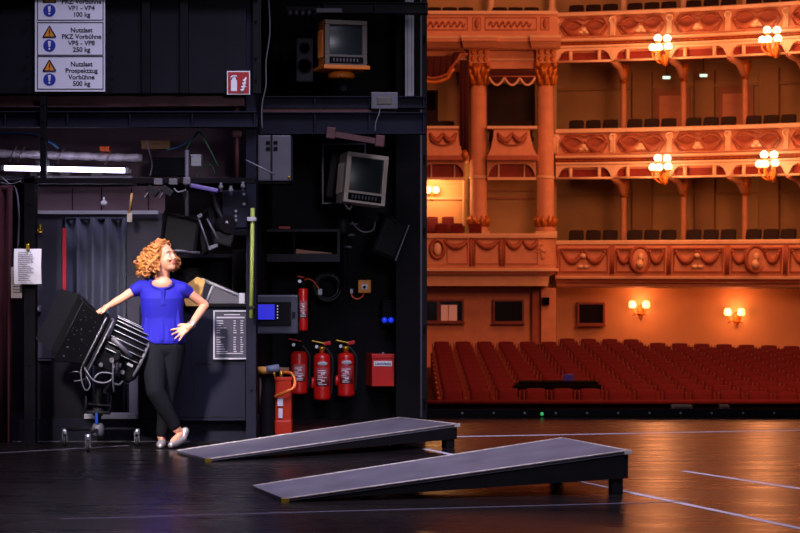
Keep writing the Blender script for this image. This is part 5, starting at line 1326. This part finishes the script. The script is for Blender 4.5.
for u0, u1 in ((420, 468), (472.5, 481), (485, 537), (540.5, 549.5)):
    g = MB(); frame_strip(g, u0, u1, 17, 30, 51.27, .05, .8); obj('panel_frame', g, M_relief, t)
for u in (476.7, 545): 
    obj('rosette', MB().sph(P(u, 23.5, 51.28), (.06, .04, .13), 10, 6), M_relief, t)
rnd = random.Random(12)
for u0, u1 in ((423, 465), (489, 533)):
    g = MB()
    for i in range(int((u1 - u0) / 3)):
        g.tube(catmull([P(u0 + i * 3, 25, 51.28), P(u0 + i * 3 + 1.5, 21.5 + (i % 2) * 5, 51.26), P(u0 + i * 3 + 3, 23.5, 51.28)], 3), .022, 5)
    obj('scroll_relief', g, M_relief, t)
# bay fronts on the middle level
def box_front(u0, u1, label):
    t = thing('box_balcony', label, 'balcony', P((u0 + u1) / 2, 158, 51.5))
    Yq = 51.55; w_ = u1 - u0; zt, zb_ = PZ(128, Yq), PZ(156, Yq)
    xm = lambda f: PX(u0 + w_ * f, Yq)
    g = MB(); rings = [(.13, .86, .12, zt - .02), (.12, .87, .16, zt - .2), (.07, .93, .26, zb_ + .2), (.0, 1.0, .30, zb_)]
    for (a_, b2, f, z), (a3, b3, f3, z3) in zip(rings[:-1], rings[1:]):
        g.hull8([(xm(a_), Yq + .3, z), (xm(a_), Yq - f, z), (xm(b2), Yq - f, z), (xm(b2), Yq + .3, z)], [(xm(a3), Yq + .3, z3), (xm(a3), Yq - f3, z3), (xm(b3), Yq - f3, z3), (xm(b3), Yq + .3, z3)])
    obj('parapet', g, M_rose, t)
    obj('handrail', MB().ext(xm(-.02), xm(1.02), Yq - .2, Yq + .3, zt - .03, zt + .04, .015), M_cream2, t)
    obj('sill', MB().ext(xm(-.02), xm(1.02), Yq - .36, Yq + .3, zb_ - .13, zb_, .02), M_relief, t)
    for s0, s1 in ((.2, .5), (.5, .8)):
        g = MB(); pts, rs = [], []
        for q in range(9):
            f = q / 8; pts.append(Vector((xm(s0 + (s1 - s0) * f), Yq - .22 - .05 * math.sin(PI * f), zt - .14 - .2 * math.sin(PI * f)))); rs.append(.03 + .05 * math.sin(PI * f))
        g.tube(pts, rs, 8); obj('garland', g, M_relief, t)
    g = MB(); pts = [Vector((xm(.5 + .3 * math.sin(a_)), Yq - .29, zt - .2 - .26 * math.cos(a_) * 1.0)) for a_ in [-1.3 + 2.6 * i / 10 for i in range(11)]]; g.tube(pts, .02, 6); obj('panel_frame', g, M_relief, t)
    zl_, zh = PZ(178, Yq), PZ(160, Yq)
    g = MB(); N = 20
    for q in range(N):
        f0, f1 = q / N, (q + 1) / N
        def zz(f):
            e = abs(f - .5) * 2; return zl_ if e > .96 else zl_ + .36 * (1 - max(0, (e - .5) / .46) ** 2) ** .5
        g.hull8([(xm(f0), Yq, zz(f0)), (xm(f1), Yq, zz(f1)), (xm(f1), Yq, zh), (xm(f0), Yq, zh)], [(xm(f0), Yq + .15, zz(f0)), (xm(f1), Yq + .15, zz(f1)), (xm(f1), Yq + .15, zh), (xm(f0), Yq + .15, zh)])
    obj('spandrel', g, M_rose, t)
    obj('red_panel', MB().ext(xm(.03), xm(.97), Yq + .18, Yq + .25, zl_, zh), M_friezered, t)
    obj('panel_divider', MB().ext(xm(.22), xm(.25), Yq + .1, Yq + .2, zl_, zh - .08).ext(xm(.75), xm(.78), Yq + .1, Yq + .2, zl_, zh - .08).ext(xm(0), xm(1), Yq - .02, Yq + .2, zl_ - .05, zl_ + .02), M_cream, t)
    obj('deck', MB().ext(xm(-.1), xm(1.1), Yq + .2, 53, zh - .02, zb_ + .05), M_rose, t)
box_front(421, 465, 'small box front with swags beside the hanging dark red curtain')
box_front(487.5, 536, 'small box front with swags between the two tall columns')
# drapes
t = thing('royal_drape', 'dark red swagged drape with gold trim beside the tall column', 'drape', P(447, 160, 51.3))
g = MB(); N = 16
top_ = [P(415 + 52 * i / N, 54 + (2 if i < 12 else -2), 51.3) for i in range(N + 1)]
bot = [P(415 + 52 * i / N, 73 + 6 * math.sin(PI * min(1, i / 11)) - (18 if i > 13 else 4 * max(0, i - 10)), 51.15 + .06 * (i % 2)) for i in range(N + 1)]
for i in range(N): g.hull8([bot[i], bot[i + 1], top_[i + 1], top_[i]], [q + Vector((0, .05, 0)) for q in (bot[i], bot[i + 1], top_[i + 1], top_[i])])
obj('swag', g, M_reddrape, t)
obj('gold_trim', MB().tube([q + Vector((0, -.02, .02)) for q in bot], .035, 8), M_relief, t); obj('fringe', MB().tube([q + Vector((0, -.02, -.09)) for q in bot[:13]], .05, 8), M_gold, t)
g = MB(); pa = [(PX(461 + 7 * i / 18, 51.3), 51.3 + .05 * math.sin(i * 1.4)) for i in range(19)]; g.sweep(pa, [(0, PZ(156, 51.3)), (0, PZ(60, 51.3)), (-.04, PZ(60, 51.3)), (-.04, PZ(156, 51.3))], smooth=True); obj('tail', g, M_reddrape, t)
obj('tassel', MB().lathe([(.02, 0), (.07, .04), (.09, .16), (.03, .26)], P(465, 160, 51.2), 12), M_gold, t)
t = thing('valance', 'red scalloped valance with pale trim between the two tall columns', 'valance', P(512, 84, 51.5))
g = MB(); N = 22; Yv = 51.55
for i in range(N):
    u0, u1 = 489 + 46 * i / N, 489 + 46 * (i + 1) / N
    fz = lambda u: 77 + 8 * abs(math.sin((u - 489) / 46 * PI * 3)) ** .8
    g.hull8([P(u0, fz(u0), Yv), P(u1, fz(u1), Yv), P(u1, 71, Yv), P(u0, 71, Yv)], [P(u0, fz(u0), Yv + .04), P(u1, fz(u1), Yv + .04), P(u1, 71, Yv + .04), P(u0, 71, Yv + .04)])
obj('cloth', g, M_reddrape, t); obj('trim', MB().tube([P(489 + 46 * i / 44, 77 + 8 * abs(math.sin(i / 44 * PI * 3)) ** .8, Yv - .02) for i in range(45)], .03, 6), M_cream, t); obj('trim_line', MB().tube([P(489, 76.5, Yv - .02), P(535, 76.5, Yv - .02)], .02, 6), M_relief, t)
# lit inner room of the royal box
t = thing('box_sconce', 'small lit lamp on the bright wall inside the central box', 'lamp', P(430, 195, 52.95))
obj('back_plate', MB().sph(P(432, 195, 52.95), (.1, .05, .16), 12, 8), M_gold, t)
for u in (428, 436): obj('globe', MB().lathe([(.05, -.09), (.09, -.04), (.08, .06), (.04, .1)], P(u, 190, 52.75), 12), M_shade, t)
point(t, P(434, 186, 52.3), 60, (1, .46, .16), .15)
struct('trim_40', MB().pix(415, 463, 178, 230, 52.96, .04), M_hallwall)  # lighter panel added so the lamplit wall looks brighter
g = MB(); g.pix(463, 466, 178, 226, 52.4, .5, .02); tag(obj('door_post', g, M_cream2), 'pale upright door edge inside the bright central box', 'jamb')
g = MB(); g.pix(421, 462, 197, 199.5, 52.9, .1).pix(421, 462, 186, 187, 52.9, .1); k += 1; struct('trim_%d' % (9 + k), g, M_cream)
g = MB(); g.pix(488, 535, 197, 199, 52.9, .1).pix(488, 535, 190, 191, 52.9, .1); k += 1; struct('trim_%d' % (9 + k), g, M_loge_door)
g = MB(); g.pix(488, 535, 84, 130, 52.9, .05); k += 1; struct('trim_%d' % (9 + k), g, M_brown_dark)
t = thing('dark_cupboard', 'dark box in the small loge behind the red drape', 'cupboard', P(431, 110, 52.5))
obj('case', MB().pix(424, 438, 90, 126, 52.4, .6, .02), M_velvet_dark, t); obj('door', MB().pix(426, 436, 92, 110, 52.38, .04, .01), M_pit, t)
# stalls-level openings
for i, (u0, u1, v0, v1, Y, lit) in enumerate(((421, 464, 299.5, 322.5, 52.05, 1), (493, 524, 299.5, 323, 52.05, 0), (577.5, 605, 302.5, 325, 52.85, 0))):
    fr = MB(); frame_strip(fr, u0, u1, v0, v1, Y, .3, 1.8); w_ = struct('window_%d' % (i + 1), fr, M_seatwood)
    obj('window_pane', MB().pix(u0 + 1.8, u1 - 1.8, v0 + 1.8, v1 - 1.8, Y + .09, .03), M_booth, w_)
    if lit:
        obj('lit_panel', MB().pix(441, 457, 305, 321, Y + .05, .03), mat('lit_booth_window', '#b08070', .5, 0, 0, emit='#b4705c', es=.5), w_); obj('mullion', MB().pix(448, 449, 305, 321, Y + .04, .03), M_rose, w_); obj('mullion', MB().pix(437, 440, 301, 321, Y + .04, .03), M_seatwood, w_)
    obj('window_sill', MB().pix(u0 - 1, u1 + 1, v1 - .3, v1 + 1.2, Y - .06, .2), M_seatwood, w_)
g = MB(); g.pix(541, 556, 288, 345, 51.75, .6, .02); k += 1; struct('trim_%d' % (9 + k), g, M_rose)
g = MB(); g.pix(532, 541, 288, 345, 51.95, .3, .02); k += 1; struct('trim_%d' % (9 + k), g, M_relief)
t = thing('wall_speaker', 'small black square loudspeaker on the pier beside the stalls wall', 'speaker', P(546, 305, 51.7))
obj('cabinet', MB().pix(542.5, 549.5, 297.5, 305, 51.6, .14, .01), M_pit, t); obj('driver', MB().lathe([(.06, 0), (.055, .012), (.02, -.01)], P(546, 301.3, 51.6), 14, Matrix.Rotation(PI / 2, 3, 'X')), M_black, t)

# ================================================================== seats
ORD = 'first second third fourth fifth sixth seventh eighth ninth tenth eleventh twelfth thirteenth fourteenth fifteenth sixteenth seventeenth eighteenth nineteenth twentieth twenty-first twenty-second twenty-third'.split()
def make_seat(name, velvet, label, cat, group, arms=True):
    t = thing(name, label, cat, (0, 0, 0), group)
    g = MB(); prof = []
    w_ = .195; N = 8
    rows = []
    for i in range(7):
        f = i / 6; z = .42 + .48 * f; hw = w_ * (1 if f < .8 else 1 - .07 * ((f - .8) / .2) ** 2)
        y = .06 + .14 * f; bul = .03 * math.sin(PI * min(1, f * 1.05))
        rows.append((z, hw, y, bul))
    grid = []
    for z, hw, y, bul in rows:
        grid.append([g.bm.verts.new((hw * (-1 + 2 * j / N), y - bul * (1 - (2 * j / N - 1) ** 2) - .03, z + (.012 * (1 - (2 * j / N - 1) ** 2) if z > .88 else 0))) for j in range(N + 1)])
    back = [[g.bm.verts.new(v.co + Vector((0, .07, 0))) for v in r] for r in grid]
    for i in range(6):
        for j in range(N):
            g.bm.faces.new((grid[i][j], grid[i][j + 1], grid[i + 1][j + 1], grid[i + 1][j])).smooth = True
            g.bm.faces.new((back[i][j + 1], back[i][j], back[i + 1][j], back[i + 1][j + 1]))
        g.bm.faces.new((grid[i][0], grid[i + 1][0], back[i + 1][0], back[i][0])); g.bm.faces.new((grid[i + 1][N], grid[i][N], back[i][N], back[i + 1][N]))
    for j in range(N):
        g.bm.faces.new((grid[6][j], grid[6][j + 1], back[6][j + 1], back[6][j])); g.bm.faces.new((grid[0][j + 1], grid[0][j], back[0][j], back[0][j + 1]))
    obj('backrest', g, velvet, t)
    obj('seat', MB().box((0, -.1, .41), (.44, .36, .11), None, .03), velvet, t)
    if arms:
        for s in (-1, 1):
            g = MB(); g.box((s * .258, -.06, .61), (.045, .34, .05), None, .015); g.box((s * .225, .12, .62), (.03, .05, .5), None, .006); g.box((s * .258, -.02, .30), (.035, .22, .60), None, .006); obj('armrest', g, M_seatwood, t)
    else:
        for sx in (-1, 1): obj('leg', MB().box((sx * .18, .05, .2), (.04, .3, .4), None, .006), M_seatwood, t)
    return t
proto = make_seat('stalls_chair', M_velvet, 'x', 'seat', 'red velvet stalls seats')
first = True
NR = 13
for r in range(NR):
    Y0 = 38.6 + r * .98; zf = -1.94 + (Y0 - 36.1) / 17.5 * .82
    c = 0; j = 0
    while True:
        x = .50 + j * .53 + (.0 if r % 2 == 0 else .0); j += 1
        Y = Y0 - .0125 * max(0, x - 1.0) ** 2
        u = 400 + x / Y * F
        if u > 830: break
        if u < 424 + 4: continue
        if r == 12 and not (562 < u < 646): continue
        if r == 1 and 2.1 < x < 4.2: continue
        z = zf - .0018 * max(0, x - 3) ** 2
        c += 1
        lab = 'red velvet stalls seat in the %s row from the front, %s from the column end' % (ORD[r], ORD[c - 1])
        if first: o = proto; first = False; o['label'] = lab; o.location = (x, Y, z)
        else: o = dup(proto, (x, Y, z), label=lab)
        o.rotation_euler = (0, 0, -.0 - .02 * x * .5)
# balcony chairs
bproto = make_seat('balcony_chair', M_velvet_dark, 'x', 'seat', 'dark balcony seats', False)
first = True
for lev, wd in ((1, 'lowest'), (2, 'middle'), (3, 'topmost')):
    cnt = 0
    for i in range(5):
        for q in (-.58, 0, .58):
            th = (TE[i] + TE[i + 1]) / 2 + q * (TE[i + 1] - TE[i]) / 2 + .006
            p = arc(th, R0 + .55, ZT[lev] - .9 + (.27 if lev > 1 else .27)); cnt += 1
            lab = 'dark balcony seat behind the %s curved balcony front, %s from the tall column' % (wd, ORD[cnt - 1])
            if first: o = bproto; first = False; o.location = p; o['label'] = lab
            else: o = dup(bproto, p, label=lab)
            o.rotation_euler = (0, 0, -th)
rproto = None
for k_, (u, v, Y, lab) in enumerate(((441.5, 222.5, 51.6, 'red seat behind the central box rail, nearest the tower edge'), (457, 222.5, 51.6, 'red seat in the central box under the bright wall, front row'), (475.5, 223, 51.32, 'red seat in the central box just before the tall column'), (448, 216, 52.4, 'red seat in the back row of the central box, by the bright wall'), (432, 216, 52.4, 'red seat in the back row of the central box, partly behind the tower'))):
    z = PZ(v, Y) - .76
    if rproto is None: rproto = make_seat('box_chair', M_velvet, lab, 'seat', 'red seats in the central box', False); o = rproto
    else: o = dup(rproto, label=lab)
    o.scale = (.82, .82, .82); o.location = (PX(u, Y), Y, z)
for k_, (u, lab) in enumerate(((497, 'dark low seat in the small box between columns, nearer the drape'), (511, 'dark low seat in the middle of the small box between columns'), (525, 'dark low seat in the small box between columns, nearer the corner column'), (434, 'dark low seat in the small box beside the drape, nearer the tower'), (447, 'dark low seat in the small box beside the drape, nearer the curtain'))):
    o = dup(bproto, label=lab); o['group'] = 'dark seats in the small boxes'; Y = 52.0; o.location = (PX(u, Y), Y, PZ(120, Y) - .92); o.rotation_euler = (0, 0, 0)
# sound desk over the stalls
t = thing('mixing_desk', 'long flat black mixing desk standing among the front stalls seats', 'desk', (PX(558, 39.9), 39.9, -1.77))
Yk = 39.9
g = MB(); g.ext(PX(513, Yk), PX(600, Yk), Yk - .35, Yk + .35, PZ(388.5, Yk), PZ(384, Yk), .02); obj('top', g, M_pit, t)
obj('console', MB().ext(PX(519, Yk), PX(597, Yk), Yk - .2, Yk + .3, PZ(384, Yk), PZ(381, Yk), .02), M_pit, t)
obj('screen', MB().ext(PX(564, Yk), PX(574, Yk), Yk + .1, Yk + .15, PZ(382, Yk), PZ(374.5, Yk), .01), mat('dim_violet_screen', '#241c3a', .3, 0, 0, emit='#3a2a6a', es=.25), t)
for u in (518, 595):
    for d in (-.3, .3): obj('leg', MB().ext(PX(u, Yk) - .02, PX(u, Yk) + .02, Yk + d - .02, Yk + d + .02, -1.80, PZ(388, Yk)), M_black, t)
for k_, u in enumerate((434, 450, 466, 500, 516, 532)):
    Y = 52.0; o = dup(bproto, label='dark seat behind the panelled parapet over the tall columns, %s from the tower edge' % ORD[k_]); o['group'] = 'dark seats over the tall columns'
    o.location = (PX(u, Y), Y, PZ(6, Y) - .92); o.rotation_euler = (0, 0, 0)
for u, lab in ((491, 'slender cream column over the royal box, nearer the tower'), (552, 'slender cream column over the royal box corner')):
    Y = 52.4; g = MB(); g.lathe([(.12, PZ(14, Y)), (.12, PZ(10, Y)), (.085, PZ(7, Y)), (.08, 10.2)], (PX(u, Y), Y, 0), 14); o = tag(obj('slender_column', g, M_cream2), lab, 'column', 'columns above the top balcony')
struct('floor_gallery', MB().ext(-6.5, PX(558, 51.6), 51.6, 53.0, PZ(40, 51.6), PZ(38, 51.6)), M_rose)
